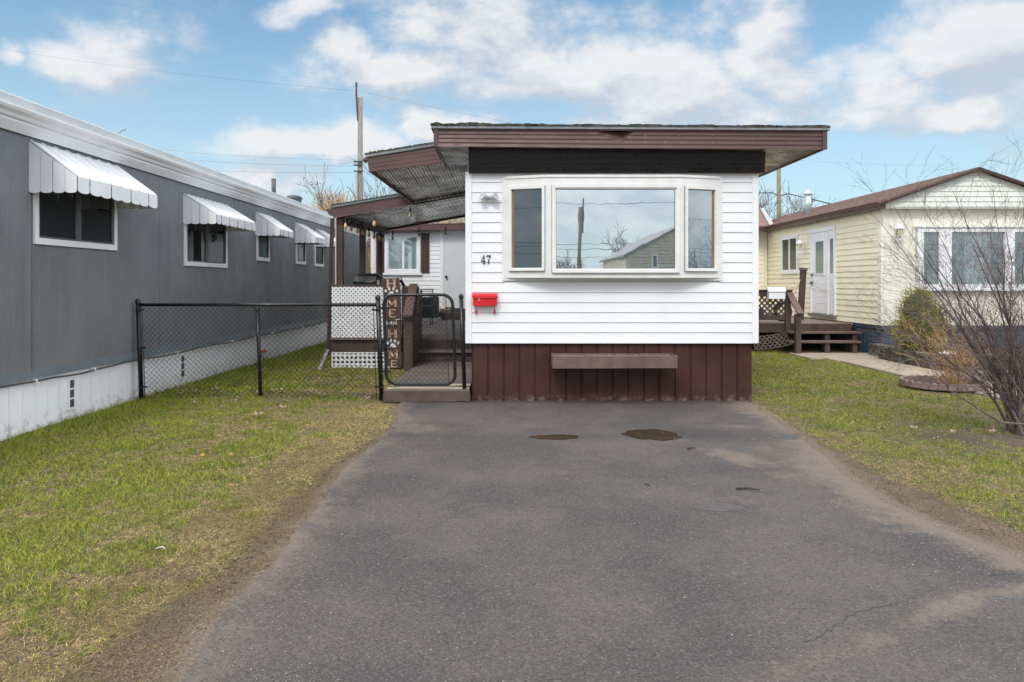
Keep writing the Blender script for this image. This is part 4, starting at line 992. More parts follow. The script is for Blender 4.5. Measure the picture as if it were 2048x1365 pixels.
def annex():
    YX = 18.4
    t = thing('white_annex', 'white clapboard annex with slider window, brown shutters and pale door behind the porch', 'annex', (-2.0, YX, 0))
    x0 = X_(742, YX); zt = 2.95
    MB().box((x0, YX + .01, .3), (-.45, YX + 3.4, zt)).build('body', WHITE, t)
    w = MB(); clapboard(w, (x0 + .09, YX), (1, 0), -.5 - x0, .62, zt, 20, (0, -1), .014); w.build('siding', WHITE, t)
    box('corner_trim', WHITE_TRIM, t, (x0, YX - .03, .5), (x0 + .10, YX + .05, zt))
    MB().hexa([(X_(760, 18.2), 18.1, Z_(462, 18.1)), (-.45, 18.1, Z_(462, 18.1) + .03), (-.45, 22, 2.95), (X_(742, 18.2) - .1, 22, 2.9)],
              [(X_(742, 18.2) - .1, 18.1, Z_(451, 18.1)), (-.45, 18.1, Z_(445, 18.1)), (-.45, 22, 3.2), (X_(742, 18.2) - .1, 22, 3.1)]).build('roof', BROWN_METAL, t)
    # window
    wx0, wx1, wz0, wz1 = X_(770, YX), X_(841, YX), Z_(546, YX), Z_(467, YX)
    f = MB(); frame_rect(f, wx0, wx1, wz0, wz1, .075, YX - .06, YX - .012); frame_rect(f, wx0 + .07, wx1 - .07, wz0 + .07, wz1 - .07, .03, YX - .045, YX - .012)
    xm = X_(807, YX); f.box((xm - .025, YX - .05, wz0 + .1), (xm + .025, YX - .013, wz1 - .1))
    win = f.build('window', WHITE_TRIM, t)
    box('pane', GLASS_CURT, win, (wx0 + .09, YX - .03, wz0 + .09), (wx1 - .09, YX - .02, wz1 - .09))
    box('sill', WHITE_TRIM, win, (wx0 - .06, YX - .07, wz0 - .06), (wx1 + .04, YX - .012, wz0 - .001))
    for a, b in ((752.5, 769), (842.5, 859)):
        s = MB(); xa, xb = X_(a, YX), X_(b, YX)
        for k in range(4): s.box((xa + (xb - xa) * k / 4 + .002, YX - .04 - .004 * (k % 2), wz0), (xa + (xb - xa) * (k + 1) / 4 - .002, YX - .012, wz1))
        s.build('shutter', BROWN_DARK if False else mat('brown_shutter', (0.058, 0.03, 0.022), .55, .2, 5), t)
    # door
    dx0, dx1, dz0, dz1 = X_(887, YX), X_(887, YX) + .92, Z_(617, YX), Z_(467, YX)
    f = MB(); f.box((dx0 - .09, YX - .05, dz0 - .05), (dx0, YX - .012, dz1 + .08)); f.box((dx1, YX - .05, dz0 - .05), (dx1 + .06, YX - .012, dz1 + .08)); f.box((dx0, YX - .05, dz1), (dx1, YX - .012, dz1 + .08))
    f.build('door_frame', WHITE_TRIM, t)
    d = box('door', DOORGREY, t, (dx0, YX - .035, dz0), (dx1, YX - .01, dz1))
    MB().ball(P(892.5, 554, YX - .08), .038, 10).build('door_knob', mat('dark_bronze', (.04, .035, .03), .3, metal=.8), d, True)
    box('threshold', mat('worn_threshold', (.33, .2, .1), .8, .4, 12), t, (dx0 - .1, YX - .12, dz0 - .045), (dx1 + .1, YX - .012, dz0 - .001))
    box('door_step', BROWN_WOOD, t, (dx0 - .45, YX - .40, .53), (-.52, YX - .02, dz0 - .10), .006)
annex()

def deck():
    t = thing('wooden_deck', 'raised brown wooden deck with two steps beside the white home', 'deck', (-1.8, YB, 0))
    x0, x1 = X_(664, YB), -.49; zt = .52
    d = MB(); y = 12.0; rs = random.Random(5)
    while y < 18.0:
        d.box((x0 + rs.uniform(-.01, .01), y, zt - .035), (x1, y + .136, zt + rs.uniform(-.002, .002))); y += .142
    d.build('deck_boards', DECK, t)
    xs_ = X_(838, 11.8)
    box('rim_board', BROWN_WOOD, t, (xs_, 11.96, .30), (x1 - .02, 11.998, zt - .036), .003)
    box('rim_board', BROWN_WOOD, t, (x0, YB - .04, Z_(703, YB)), (X_(771, YB), YB - .0, Z_(680, YB)), .003)
    sk = MB(); sk.box((x0 + .02, YB + .3, .02), (x1 - .1, YB + .34, .48)); sk.build('joist', BROWN_DARK, t)
    # step tread and risers
    yl = X_(838, 11.6)
    box('riser', BROWN_WOOD, t, (yl, 11.62, .12), (x1 + .02, 11.65, .30), .003)
    st_ = MB(); st_.box((yl - .02, 11.55, .302), (x1 + .03, 11.75, .335)); st_.box((yl - .02, 11.757, .302), (x1 + .03, 11.955, .334)); st_.build('step_tread', DECK, t, bevel=.004)
    # closed stair side: two newels, sloping cap, side boards
    n1 = MB().box((X_(808, 10.8), 10.76, .10), (X_(826, 10.8), 10.86, .93)).build('newel_post', BROWN_WOOD, t, bevel=.004)
    n2 = MB().box((X_(804, 12.0), 11.98, .3), (X_(837, 12.0), 12.08, Z_(573, 12.0))).build('newel_post', BROWN_WOOD, t, bevel=.004)
    sd = MB(); xa, xb = X_(826, 10.8), X_(833, 10.8)
    pa = X_(826, 10.8) - .03
    sd.prism([(pa, 10.861, .14), (pa, 11.62, .14), (pa, 11.97, .34), (pa, 11.975, 1.36), (pa, 10.861, .90)], (.03, 0, 0)); sd.build('side_panel', BROWN_WOOD, t)
    c0 = Vector((X_(815, 10.7), 10.68, .965)); c1 = Vector((X_(826, 12.0), 12.08, 1.455)); MB().beam(c0, c1, .145, .04).build('handrail', BROWN_RAIL, t, bevel=.004)
deck()

def lattice_panel():
    x0, x1 = X_(665, YB), X_(804, YB); z0, z1 = Z_(679, YB), Z_(574, YB)
    t = thing('lattice_railing', 'white diagonal lattice panel forming the front railing of the deck', 'lattice', ((x0 + x1) / 2, YB, z0))
    m = MB(); lattice(m, (x0, YB - .05, z0), (1, 0, 0), (0, 0, 1), x1 - x0, z1 - z0, 45, .0545, .031); m.build('slats', WHITE_TRIM, t)
    box('top_rail', BROWN_WOOD, t, (x0 - .03, YB - .045, z1 + .005), (x1 - .02, YB + .06, z1 + .04), .003)
    x1b = X_(806, YB); z0, z1 = Z_(735, YB), Z_(704, YB)
    t2 = thing('lattice_skirt', 'white square-holed lattice skirt under the deck beside the lawn', 'lattice', ((x0 + x1) / 2, YB, 0))
    m = MB(); lattice(m, (x0, YB - .05, z0), (1, 0, 0), (0, 0, 1), x1b - x0, z1 - z0, 0.01, .078, .034); frame_rect(m, x0, x1b, z0, z1 , .02, YB - .062, YB - .052); m.build('slats', WHITE_TRIM, t2)
    bk = box('shade_backing', BROWN_DARK, t2, (x0, YB + .02, 0), (x1b, YB + .03, .44))  # dark sheet added behind the slats, standing for shade under the deck
lattice_panel()

def landing():
    x0, x1 = X_(769, 8.5), -.47; zt = .145
    t = thing('wooden_walkway', 'low wooden walkway of brown and pale boards leading through the gate', 'walkway', ((x0 + x1) / 2, 10, 0))
    d = MB(); p = MB(); y = 8.49; k = 0; rs = random.Random(6)
    while y < 11.55:
        tgt = p if k in (1, 3) else d
        sh = (y - 8.5) * .015
        tgt.box((x0 + sh + rs.uniform(-.006, .006), y, zt - .035), (x1 + rs.uniform(-.004, .004), y + .134, zt + rs.uniform(-.002, .002))); y += .14; k += 1
    d.build('brown_board', DECK, t, bevel=.003); p.build('pale_board', PALEWOOD, t, bevel=.003)
    f = MB(); f.hexa([(x0, 8.46, .0), (x1 + .02, 8.46, .012), (x1 + .02, 8.488, .012), (x0, 8.488, .0)], [(x0, 8.46, zt - .002), (x1 + .02, 8.46, zt - .002), (x1 + .02, 8.488, zt - .002), (x0, 8.488, zt - .002)])
    f.build('front_board', mat('scuffed_brown_board', (.085, .054, .043), .7, .25, 5, bump=.001, bscale=30, dirt=.5, dirtcol=(.24, .18, .14)), t, bevel=.003)
    box('side_board', BROWN_WOOD, t, (x0 - .02, 8.489, .0), (x0 - .001, 11.5, zt - .04))
landing()

# ------------------------------------------------------------------ sign
def home_sign():
    Y = 11.86
    TL, TR, BL, BR = P(765, 557, Y), P(799, 557, Y), P(772, 733, Y), P(803, 733, Y)
    t = thing('home_sign', 'tall brown porch sign with blush letters and white paw prints', 'sign', (BL + BR) / 2)
    MB().prism([BL, BR, TR, TL], (0, .025, 0)).build('board', SIGNWOOD, t, bevel=.003)
    L = MB(); W = MB(); yy = -.004
    def at(u, v): return BL.lerp(BR, u).lerp(TL.lerp(TR, u), v) + Vector((0, yy, 0))
    def seg(mb, a, b, w):
        a = at(*a); b = at(*b); d = (b - a).normalized(); mb.beam(a, b, .006, w, up=Vector((-d.z, 0, d.x)))
    def letter(ch, yc, h=.082, w=.5):
        H = lambda x, y: (.5 + (x - .5) * w, yc + (y - .5) * h)
        T, t_ = .034, .016
        def S(x0, y0, x1, y1, ww): seg(L, H(x0, y0), H(x1, y1), ww)
        if ch == 'H':
            for x in (.15, .85): S(x, 0, x, 1, T); S(x - .16, 0, x + .16, 0, t_); S(x - .16, 1, x + .16, 1, t_)
            S(.15, .5, .85, .5, t_)
        if ch == 'M':
            S(.1, 0, .1, 1, t_); S(.9, 0, .9, 1, T); S(.1, 1, .5, .15, T); S(.5, .15, .9, 1, t_)
            for x in (.1, .9): S(x - .15, 0, x + .15, 0, t_); S(x - .12, 1, x + .12, 1, t_)
        if ch == 'E':
            S(.25, 0, .25, 1, T); S(.1, 0, .85, 0, t_); S(.1, 1, .85, 1, t_); S(.25, .5, .65, .5, t_); S(.85, 0, .85, .2, t_); S(.85, 1, .85, .8, t_); S(.65, .4, .65, .6, t_)
    def paw(yc):
        def disc(u, v, ru, rv):
            c = at(.5 + (u - .5) * 1.1, v); W.prism([c + Vector((ru * math.cos(a), 0, rv * math.sin(a))) for a in [2 * math.pi * k / 14 for k in range(14)]], (0, -.006, 0))
        disc(.5, yc - .022, .044, .036); disc(.38, yc - .034, .024, .02); disc(.62, yc - .034, .024, .02)
        disc(.20, yc + .004, .020, .028); disc(.39, yc + .028, .020, .030); disc(.62, yc + .028, .020, .030); disc(.80, yc + .004, .020, .028)
    N = lambda py: (733 - py) / 176.
    for ch, yy_ in (('H', 567.5), ('M', 606), ('E', 627), ('H', 668), ('M', 709), ('E', 728)):
        L = MB(); letter(ch, N(yy_), .082 if yy_ < 720 else .07, .56); L.build('letter', SIGNPINK, t)
    for yy_ in (583, 687): W = MB(); paw(N(yy_)); W.build('paw_print', SIGNWHITE, t)
    S = MB()
    pts = [(.20, .0), (.10, -.3), (.05, -.1), (.14, .35), (.02, .6), (-.02, .4), (.06, 0), (.12, -.35), (.2, .3), (.22, -.3), (.3, .25), (.33, -.3), (.42, .3), (.44, .0), (.52, .1), (.5, .4), (.45, .3), (.47, -.3), (.58, -.2),
           (.62, .1), (.7, .15), (.67, .4), (.62, .2), (.65, -.3), (.76, -.2), (.86, .9), (.82, -.1), (.88, -.3), (.95, -.1)]
    pp = [at(.04 + .86 * x, N(647) + .045 * y) + Vector((0, -.002, 0)) for x, y in pts]
    S.tube(pp, .007, 5); S.tube([at(.66, N(640)), at(.98, N(639))], .006, 5); S.build('script_word', SIGNWHITE, t)
home_sign()

# ------------------------------------------------------------------ fence and gate
YG = 8.62; LEAN = 0.035
lean = lambda v: Vector((v.x - LEAN * v.z, v.y, v.z))
def fence():
    xA, xM, xB = X_(283, YG), X_(521.5, YG), X_(763, YG)
    t = thing('chain_link_fence', 'black chain link fence across the side yard left of the gate', 'fence', (xM, YG, 0))
    for x, top, base, r in ((xA, Z_(602, YG), -.05, .029), (xM, Z_(617, YG), .0, .024), (xB, Z_(594, YG), -.05, .03)):
        pm_ = MB().tube([(x, YG, base), (x, YG, top)], r, 12).map(lean).build('post', BLACKMETAL, t, True)
        c = MB().lathe((x, YG, top), [(r + .004, -.03), (r + .004, 0), (r * .9, .012), (r * .5, .024), (.001, .028)] if x != xM else [(r + .003, -.03), (r + .003, 0.005), (.012, .02), (.012, .045), (.001, .05)], 12).map(lean); c.build('post_cap', BLACKMETAL, pm_, True)
        if x != xM:
            k = MB(); sx = 1 if x == xA else -1
            for z in (.17, .66, 1.14):
                k.tube([(x, YG, z - .012), (x, YG, z + .012)], r + .004, 12); k.box((x + sx * r, YG - .012, z - .01), (x + sx * (r + .05), YG + .004, z + .01))
            k.map(lean).build_each('clamp', BLACKMETAL, pm_, 2)
    zr = Z_(610, YG)
    MB().tube([(xA, YG, zr + LEAN * 0), (xB, YG, zr)], .021, 10).map(lambda v: v - Vector((LEAN * zr, 0, 0))).build('top_rail', BLACKMETAL, t, True)
    n = MB(); xa, xb = xA + .06, xB - .055; wirenet(n, (xa, YG - .026, .02), (1, 0, 0), (0, 0, 1), xb - xa, zr - .03, .0667, .0021); n.map(lean).build('wire_mesh', BLACKMETAL, t)
    for x in (xa, xb): MB().tube([(x, YG - .026, .02), (x, YG - .026, zr - .02)], .006, 6).map(lean).build('tension_bar', BLACKMETAL, t)
fence()
def gate():
    t = thing('chain_link_gate', 'black rounded chain link gate closed across the wooden walkway', 'gate', (-1.1, YG, .1))
    x0, x1, z0, z1, rr = X_(774.5, YG), X_(912, YG), Z_(769, YG), Z_(590, YG), .125
    pts = []
    for cx, cz, a0 in ((x1 - rr, z1 - rr, 0), (x0 + rr, z1 - rr, 90), (x0 + rr, z0 + rr, 180), (x1 - rr, z0 + rr, 270)):
        seq = [(cx + rr * math.cos(R(a0 + k * 15)), YG, cz + rr * math.sin(R(a0 + k * 15))) for k in range(7)]
        pts += seq
    pts.append(pts[0]); f = MB().tube(pts, .0205, 10, False); f.map(lean).build('frame', BLACKMETAL, t, True)
    n = MB(); wirenet(n, (x0 + .06, YG - .022, z0 + .01), (1, 0, 0), (0, 0, 1), x1 - x0 - .14, z1 - z0 - .02, .0667, .0021); n.map(lean).build('wire_mesh', BLACKMETAL, t)
    for x in (x0 + .06, x1 - .08): MB().tube([(x, YG - .022, z0 + .02), (x, YG - .022, z1 - .02)], .0045, 6).map(lean).build('tension_bar', BLACKMETAL, t)
    for py in (616, 743):
        z = Z_(py, YG); h = MB(); h.tube([(x0, YG, z - .018), (x0, YG, z + .018)], .026, 10); h.tube([(x0 - .02, YG, z), (x0 - .09, YG - .0, z + .005)], .013, 8); h.tube([(x0 - .05, YG - .03, z - .03), (x0 - .05, YG - .03, z + .03)], .012, 8); h.box((x0 - .01, YG - .035, z - .008), (x0 + .07, YG - .02, z + .008))
        h.map(lean).build('hinge', BLACKMETAL, t)
    z = Z_(618, YG); l = MB(); l.tube([(x1, YG, z - .02), (x1, YG, z + .02)], .027, 10); l.beam((x1, YG - .01, z), (x1 + .085, YG - .01, z - .004), .012, .025); l.beam((x1 - .09, YG - .01, z + .012), (x1, YG - .01, z + .012), .012, .018)
    l.map(lean).build('latch', BLACKMETAL, t)
    xp = X_(929.5, YG)
    t2 = thing('gate_post', 'black round steel latch post standing on the walkway beside the white home', 'post', (xp, YG, .14))
    MB().tube([(xp, YG, .14), (xp, YG, Z_(592, YG))], .026, 12).map(lean).build('shaft', BLACKMETAL, t2, True)
    MB().lathe((xp, YG, Z_(592, YG)), [(.03, -.03), (.03, .0), (.024, .012), (.012, .024), (.001, .028)], 12).map(lean).build('cap', BLACKMETAL, t2, True)
gate()

# ------------------------------------------------------------------ deck things
def grill():
    Y = 13.0
    x0, x1 = X_(706, Y), X_(762, Y); zt = Z_(547, Y); zm = Z_(573, Y)
    t = thing('barbecue_grill', 'black barbecue grill with rounded hood behind the white lattice', 'barbecue', ((x0 + x1) / 2, Y + .2, .52))
    prof = [(Y, zm), (Y, zm + .10), (Y + .05, zm + .19), (Y + .12, zt), (Y + .32, zt), (Y + .42, zm + .17), (Y + .45, zm)]
    n = len(prof); hd = MB()
    A = [(x0 + .0, y, z) for y, z in prof]; B = [(x0 + .05, y, z + .0) for y, z in prof]
    secs = [(x0 - .0, .86), (x0 + .05, 1.0), (x1 - .10, 1.0), (x1, .62)]
    vs = []
    for x, s in secs: vs += [(x, y, zm + (z - zm) * s) for y, z in prof]
    fs = [tuple(range(n)), tuple(range(4 * n - 1, 3 * n - 1, -1))] + [(k * n + i, k * n + (i + 1) % n, (k + 1) * n + (i + 1) % n, (k + 1) * n + i) for k in range(3) for i in range(n)]
    hd.add(vs, fs); hd.build('hood', DARKPLASTIC, t, bevel=.008)
    box('end_cap', mat('silver_cap', (.45, .47, .48), .35, metal=.7), t, (x1 - .075, Y - .004, zm + .0), (x1 - .03, Y + .02, zm + .12))
    MB().tube([(x0 + .08, Y - .05, zm + .08), (x1 - .15, Y - .05, zm + .08)], .012, 8).build('handle', BLACKMETAL, t)
    box('firebox', DARKPLASTIC, t, (x0 + .02, Y + .02, zm - .22), (x1 - .02, Y + .43, zm - .002), .01)
    box('side_shelf', DARKPLASTIC, t, (x0 - .22, Y + .05, zm - .04), (x0 + .015, Y + .40, zm - .01), .006); box('side_shelf', DARKPLASTIC, t, (x1 - .015, Y + .05, zm - .04), (x1 + .18, Y + .40, zm - .01), .006)
    for x in (x0 + .05, x1 - .05):
        for y in (Y + .06, Y + .39): MB().tube([(x, y, .52), (x, y, zm - .22)], .016, 8).build('leg', BLACKMETAL, t)
grill()
def aircon():
    Y = 17.35; x0, x1 = X_(832, Y), X_(876, Y); z0 = .60; z1 = Z_(593, Y)
    t = thing('air_conditioner', 'dark louvred air conditioner unit on a pale pad against the annex', 'air conditioner', ((x0 + x1) / 2, Y, .52))
    box('pad', mat('pale_pad', (.42, .42, .40), .8), t, (x0 - .03, Y - .04, .522), (x1 + .03, Y + .58, .60))
    box('core', mat('dark_coil', (.012, .014, .014), .6), t, (x0 + .02, Y + .02, z0), (x1 - .02, Y + .52, z1 - .03))
    g = MB(); n = 14
    for i in range(n + 1): x = x0 + (x1 - x0) * i / n; g.tube([(x, Y, z0), (x, Y, z1)], .006, 4)
    for i in range(4): z = z0 + (z1 - z0) * (i + .5) / 4; g.tube([(x0, Y - .004, z), (x1, Y - .004, z)], .006, 4)
    g.build('guard', mat('grey_guard', (.05, .055, .055), .4), t); box('top_cover', mat('grey_cover', (.08, .085, .08), .5), t, (x0 - .01, Y - .01, z1), (x1 + .01, Y + .54, z1 + .03), .005)
    box('corner_panel', mat('olive_panel', (.045, .05, .042), .5), t, (x1 - .13, Y - .012, z0), (x1 + .005, Y - .004, z1))
aircon()
def patio_chair():
    Y = 15.6; t = thing('patio_chair', 'black metal patio chair with slatted back on the deck', 'chair', (X_(850, Y), Y, .52))
    x0, x1 = X_(828, Y), X_(861, Y); zt = Z_(578, Y)
    for x in (x0, x1):
        MB().tube([(x, Y + .42, .52), (x, Y + .40, .95), (x + .0, Y + .5, zt)], .011, 6).build('leg', BLACKMETAL, t); MB().tube([(x, Y, .52), (x, Y + .02, .95)], .011, 6).build('leg', BLACKMETAL, t)
    s = MB()
    for k in range(7): s.box((x0, Y + .02 + k * .056, .945), (x1, Y + .055 + k * .056, .955))
    s.build('seat', BLACKMETAL, t)
    b = MB()
    for k in range(4): b.tube([(x0, Y + .47 + .006 * k, zt - .012 - .05 * k), (x1, Y + .47 + .006 * k, zt - .012 - .05 * k)], .009, 6)
    b.build('backrest', BLACKMETAL, t)
    a = MB()
    for x in (x0, x1): a.tube([(x, Y + .45, zt - .10), (x, Y + .1, zt - .12), (x, Y + .02, .95)], .010, 6)
    a.build('armrest', BLACKMETAL, t)
    Y = 14.5; t = thing('folding_stool', 'folded black metal chair leaning behind the porch sign', 'folding chair', (X_(805, Y), Y, .52))
    MB().tube([P(795, 555, Y), P(808, 572, Y), P(812, 610, Y)], .012, 6).build('frame', BLACKMETAL, t); MB().tube([P(801, 555, Y + .03), P(811, 574, Y + .03), P(815, 612, Y)], .012, 6).build('frame', BLACKMETAL, t)
    MB().prism([P(797, 560, Y), P(803, 560, Y), P(811, 574, Y), P(806, 574, Y)], (0, .015, 0)).build('seat', DARKPLASTIC, t)
patio_chair()

def string_lights():
    t = thing('string_lights', 'string of amber filament bulbs hung along the porch roof edges', 'string lights', (-2.0, YB, 2.4))
    bulbs = [(691, 441, YB + .05)]
    # left beam, receding
    L_pts = [(703, 446, 12.6), (715.5, 451, 13.0), (726, 455, 13.4), (738, 459, 13.8), (748.5, 463, 14.2), (759, 467, 14.7), (767, 471, 15.1)]
    F_pts = [(748.6, 436, YB - .05), (820.6, 419, YB - .05)]
    B_pts = [(785.5, 467, 15.5), (838, 460, 15.5), (891, 457, 15.5)]
    wire = MB()
    def hang(px, py, Y, drop=.06):
        c = P(px, py, Y); wire.tube([c + Vector((0, 0, drop + .03)), c], .004, 4)
        MB().lathe(c, [(.001, .03), (.016, .03), (.02, -.03), (.017, -.045)], 8).build('socket', DARKPLASTIC, t, True)
        MB().lathe(c + Vector((0, 0, -.045)), [(.012, 0), (.016, -.015), (.028, -.05), (.032, -.072), (.024, -.098), (.001, -.112)], 10).build('bulb', BULB, t, True)
        return c + Vector((0, 0, drop + .03))
    a = [hang(*b) for b in bulbs + L_pts]; wire.tube(a, .005, 4)
    f = [hang(*b) for b in F_pts]
    wire.tube([P(691, 437, YB - .03), P(720, 432, YB - .03), f[0], P(770, 428, YB - .04), P(800, 420, YB - .04), f[1]], .005, 4)
    b = [hang(*b) for b in B_pts]; wire.tube([a[-1], b[0], b[1], b[2], P(932, 449, 15.5)], .005, 4)
    wire.tube([P(692, 452, YB + .02), P(690, 480, YB + .02), P(688, 500, YB + .02), P(684, 530, YB + .02), P(683, 545, YB + .02)], .005, 4)
    wire.build('wire', WIRE, t)
string_lights()

# ================================================================== GREY HOME (left)
def GX(y, off=0.0): return -4.876 + 0.0161 * y + off
def gY(px, off=0.0): return FP * (4.876 - off) / (1035.0 - px)
def grey_home():
    t = thing('grey_mobile_home', 'long grey corrugated mobile home with white skirting and five scalloped awnings', 'mobile home', (-5.5, 12, 0))
    y0, y1 = 3.2, 22.3; zb, zt = .605, 2.955
    MB().hexa([(GX(y0) - 4, y0, .02), (GX(y0) - .05, y0, .02), (GX(y1) - .05, y1, .02), (GX(y1) - 4, y1, .02)], [(GX(y0) - 4, y0, 3.05), (GX(y0) - .05, y0, 3.05), (GX(y1) - .05, y1, 3.05), (GX(y1) - 4, y1, 3.05)]).build('body', GREYWALL, t)
    w = MB(); ribbed(w, ((GX(y0), y0), (GX(y1), y1)), zb, zt, .036, .004, .5); w.build('wall', GREYWALL, t)
    sm_ = MB()
    for y in (4.4, 6.85, 9.3, 11.75, 14.2, 16.65, 19.1): sm_.hexa([(GX(y, .002), y, zb), (GX(y, .008), y, zb), (GX(y, .008), y + .022, zb), (GX(y, .002), y + .022, zb)], [(GX(y, .002), y, zt), (GX(y, .008), y, zt), (GX(y, .008), y + .022, zt), (GX(y, .002), y + .022, zt)])
    sm_.build('wall_seam', GREYWALL, t)
    # screws in rows
    s = MB()
    for z in (1.02, 2.28):
        y = 5.6
        while y < 18: s.ball((GX(y) + .006, y, z), .005, 5); y += .30
    s.build('screw', mat('dark_screw', (.03, .032, .035), .5), t)['kind'] = 'stuff'
    k = MB(); ribbed(k, ((GX(y0, -.01), y0), (GX(y1, -.01), y1)), -.03, .53, .178, .008, .93); k.build('skirting', mat('white_skirting', (0.82, 0.82, 0.83), 0.4, 0.04, 2, dirt=0.15, dirtcol=(0.6, 0.6, 0.6), foot=0.22, footcol=(0.42, 0.38, 0.32)), t)
    f = MB(); d = .022
    f.hexa([(GX(y0), y0, .515), (GX(y0, d), y0, .515), (GX(y1, d), y1, .515), (GX(y1), y1, .515)], [(GX(y0), y0, .605), (GX(y0, .006), y0, .605), (GX(y1, .006), y1, .605), (GX(y1), y1, .605)]); f.build('flashing', GREYFLASH, t)
    # white frieze band under the gutter
    b = MB()
    for z0_, z1_, o in ((2.955, 3.06, .018),): b.hexa([(GX(y0), y0, z0_), (GX(y0, o), y0, z0_), (GX(y1, o), y1, z0_), (GX(y1), y1, z0_)], [(GX(y0), y0, z1_), (GX(y0, o), y0, z1_), (GX(y1, o), y1, z1_), (GX(y1), y1, z1_)])
    b.build('frieze', WHITE_METAL, t)
    # gutter profile extruded along the home
    def extr(prof, name, m):
        mb = MB(); n = len(prof); A = [(GX(y0, o), y0, z) for o, z in prof]; B = [(GX(y1, o), y1, z) for o, z in prof]
        mb.add(A + B, [(i, (i + 1) % n, n + (i + 1) % n, n + i) for i in range(n)] + [tuple(range(n - 1, -1, -1)), tuple(range(n, 2 * n))]); return mb.build(name, m, t)
    extr([(.0, 3.05), (.09, 3.037), (.12, 3.05), (.135, 3.08), (.17, 3.105), (.185, 3.13), (.185, 3.147), (.17, 3.15), (.02, 3.14)], 'gutter', GUTTER)
    extr([(.019, 2.94), (.03, 2.935), (.095, 3.02), (.095, 3.036), (.019, 3.036)], 'soffit_trim', WHITE_METAL)
    extr([(-.3, 3.15), (.15, 3.152), (.155, 3.235), (.14, 3.246), (-2.0, 3.36), (-4.1, 3.2), (-4.1, 3.1)], 'roof', mat('pale_metal_roof', (.58, .60, .60), .5, .08, 2, dirt=.3, dirtcol=(.42, .43, .43)))
    # roof vents
    for px, py0, py1, r in ((547.5, 358, 400, .085),):
        Y = 14.5; MB().tube([P(px, py1, Y), P(px, py0, Y)], r * .55, 12).build('vent_pipe', mat('dark_vent', (.07, .075, .08), .5), t, True)
    MB().lathe(P(588, 402, 15.5), [(.16, -.1), (.17, .03), (.2, .05), (.14, .11), (.001, .13)], 16).build('roof_vent', mat('dark_vent', (.07, .075, .08), .5), t, True)
    v = P(245, 262, 8.2); MB().tube([v + Vector((-.05, 0, -.03)), v + Vector((.0, 0, .012)), v + Vector((.04, 0, .02))], .012, 6).ball(v + Vector((.03, 0, .02)), .02, 6).build('roof_bracket', mat('grey_bracket', (.35, .36, .37), .6), t)
    # cable
    c = MB(); rs = random.Random(3); pts = []; y = 5.4
    while y < 17: pts.append((GX(y, .035), y, .490 + .012 * math.sin(y * 3.1) + rs.uniform(-.006, .006))); y += .25
    c.tube(pts, .010, 6).build('cable', GREYCABLE, t, True)
    cl = MB(); y = 5.9
    while y < 17: cl.box((GX(y, .0), y, .478), (GX(y, .05), y + .02, .512)); y += .95
    cl.build('cable_clip', WHITE_METAL, t)
    # skirting vents
    for px, w_ in ((142, .115), (364, .15)):
        Y = gY(px); m = MB(); x = GX(Y, .0)
        m.box((x - .01, Y - w_ / 2, .10), (x + .012, Y + w_ / 2, .45)); vo = m.build('skirting_vent', WHITE_METAL, t)
        q = MB()
        for j in range(3): q.box((x + .006, Y - w_ * .28, .125 + j * .105), (x + .016, Y + w_ * .28, .125 + j * .105 + .085))
        q.build('opening', mat('vent_glass', (.075, .075, .08), .3, .4, 30), vo)
    # downspout at the far end
    Y = 21.6; MB().tube([(GX(Y, .10), Y, 2.95), (GX(Y, .04), Y, 2.75), (GX(Y, .04), Y, .7), (GX(Y, .2), Y, .5)], .05, 8).build('downspout', WHITE_METAL, t, True)
    # windows
    wins = [(65, 230, 1.872, 2.58, 2), (367, 452, 1.735, 2.52, 2), (512, 537, 1.905, 2.52, 1), (591, 610, 1.91, 2.5, 1), (628, 646, 1.89, 2.5, 1)]
    for pa, pb, z0_, z1_, n in wins:
        a, b_ = gY(pa), gY(pb); fw = .055
        f = MB(); F = lambda ya, yb, za, zb2, o=.03: f.hexa([(GX(ya), ya, za), (GX(ya, o), ya, za), (GX(yb, o), yb, za), (GX(yb), yb, za)], [(GX(ya), ya, zb2), (GX(ya, o), ya, zb2), (GX(yb, o), yb, zb2), (GX(yb), yb, zb2)])
        F(a, a + fw, z0_, z1_); F(b_ - fw, b_, z0_, z1_); F(a + fw, b_ - fw, z0_, z0_ + fw + .01); F(a + fw, b_ - fw, z1_ - fw, z1_)
        wo = f.build('window', OLDWHITE if n == 3 else WHITE_TRIM, t)
        g = MB(); g.hexa([(GX(a + fw), a + fw, z0_ + fw + .01), (GX(a + fw, .012), a + fw, z0_ + fw + .01), (GX(b_ - fw, .012), b_ - fw, z0_ + fw + .01), (GX(b_ - fw), b_ - fw, z0_ + fw + .01)],
                         [(GX(a + fw), a + fw, z1_ - fw), (GX(a + fw, .012), a + fw, z1_ - fw), (GX(b_ - fw, .012), b_ - fw, z1_ - fw), (GX(b_ - fw), b_ - fw, z1_ - fw)]); g.build('pane', GLASS_DARK, wo)
        f = MB(); F2 = lambda ya, yb, za, zb2: f.hexa([(GX(ya, .013), ya, za), (GX(ya, .024), ya, za), (GX(yb, .024), yb, za), (GX(yb, .013), yb, za)], [(GX(ya, .013), ya, zb2), (GX(ya, .024), ya, zb2), (GX(yb, .024), yb, zb2), (GX(yb, .013), yb, zb2)])
        F2(a + fw, a + fw + .02, z0_ + fw + .012, z1_ - fw); F2(b_ - fw - .045, b_ - fw, z0_ + fw + .012, z1_ - fw); F2(a + fw + .02, b_ - fw - .045, z0_ + fw + .012, z0_ + fw + .03)
        if n == 2: ym = (a + b_) / 2; F2(ym - .06, ym + .03, z0_ + fw + .03, z1_ - fw)
        f.build('sash', SCREEN, wo)
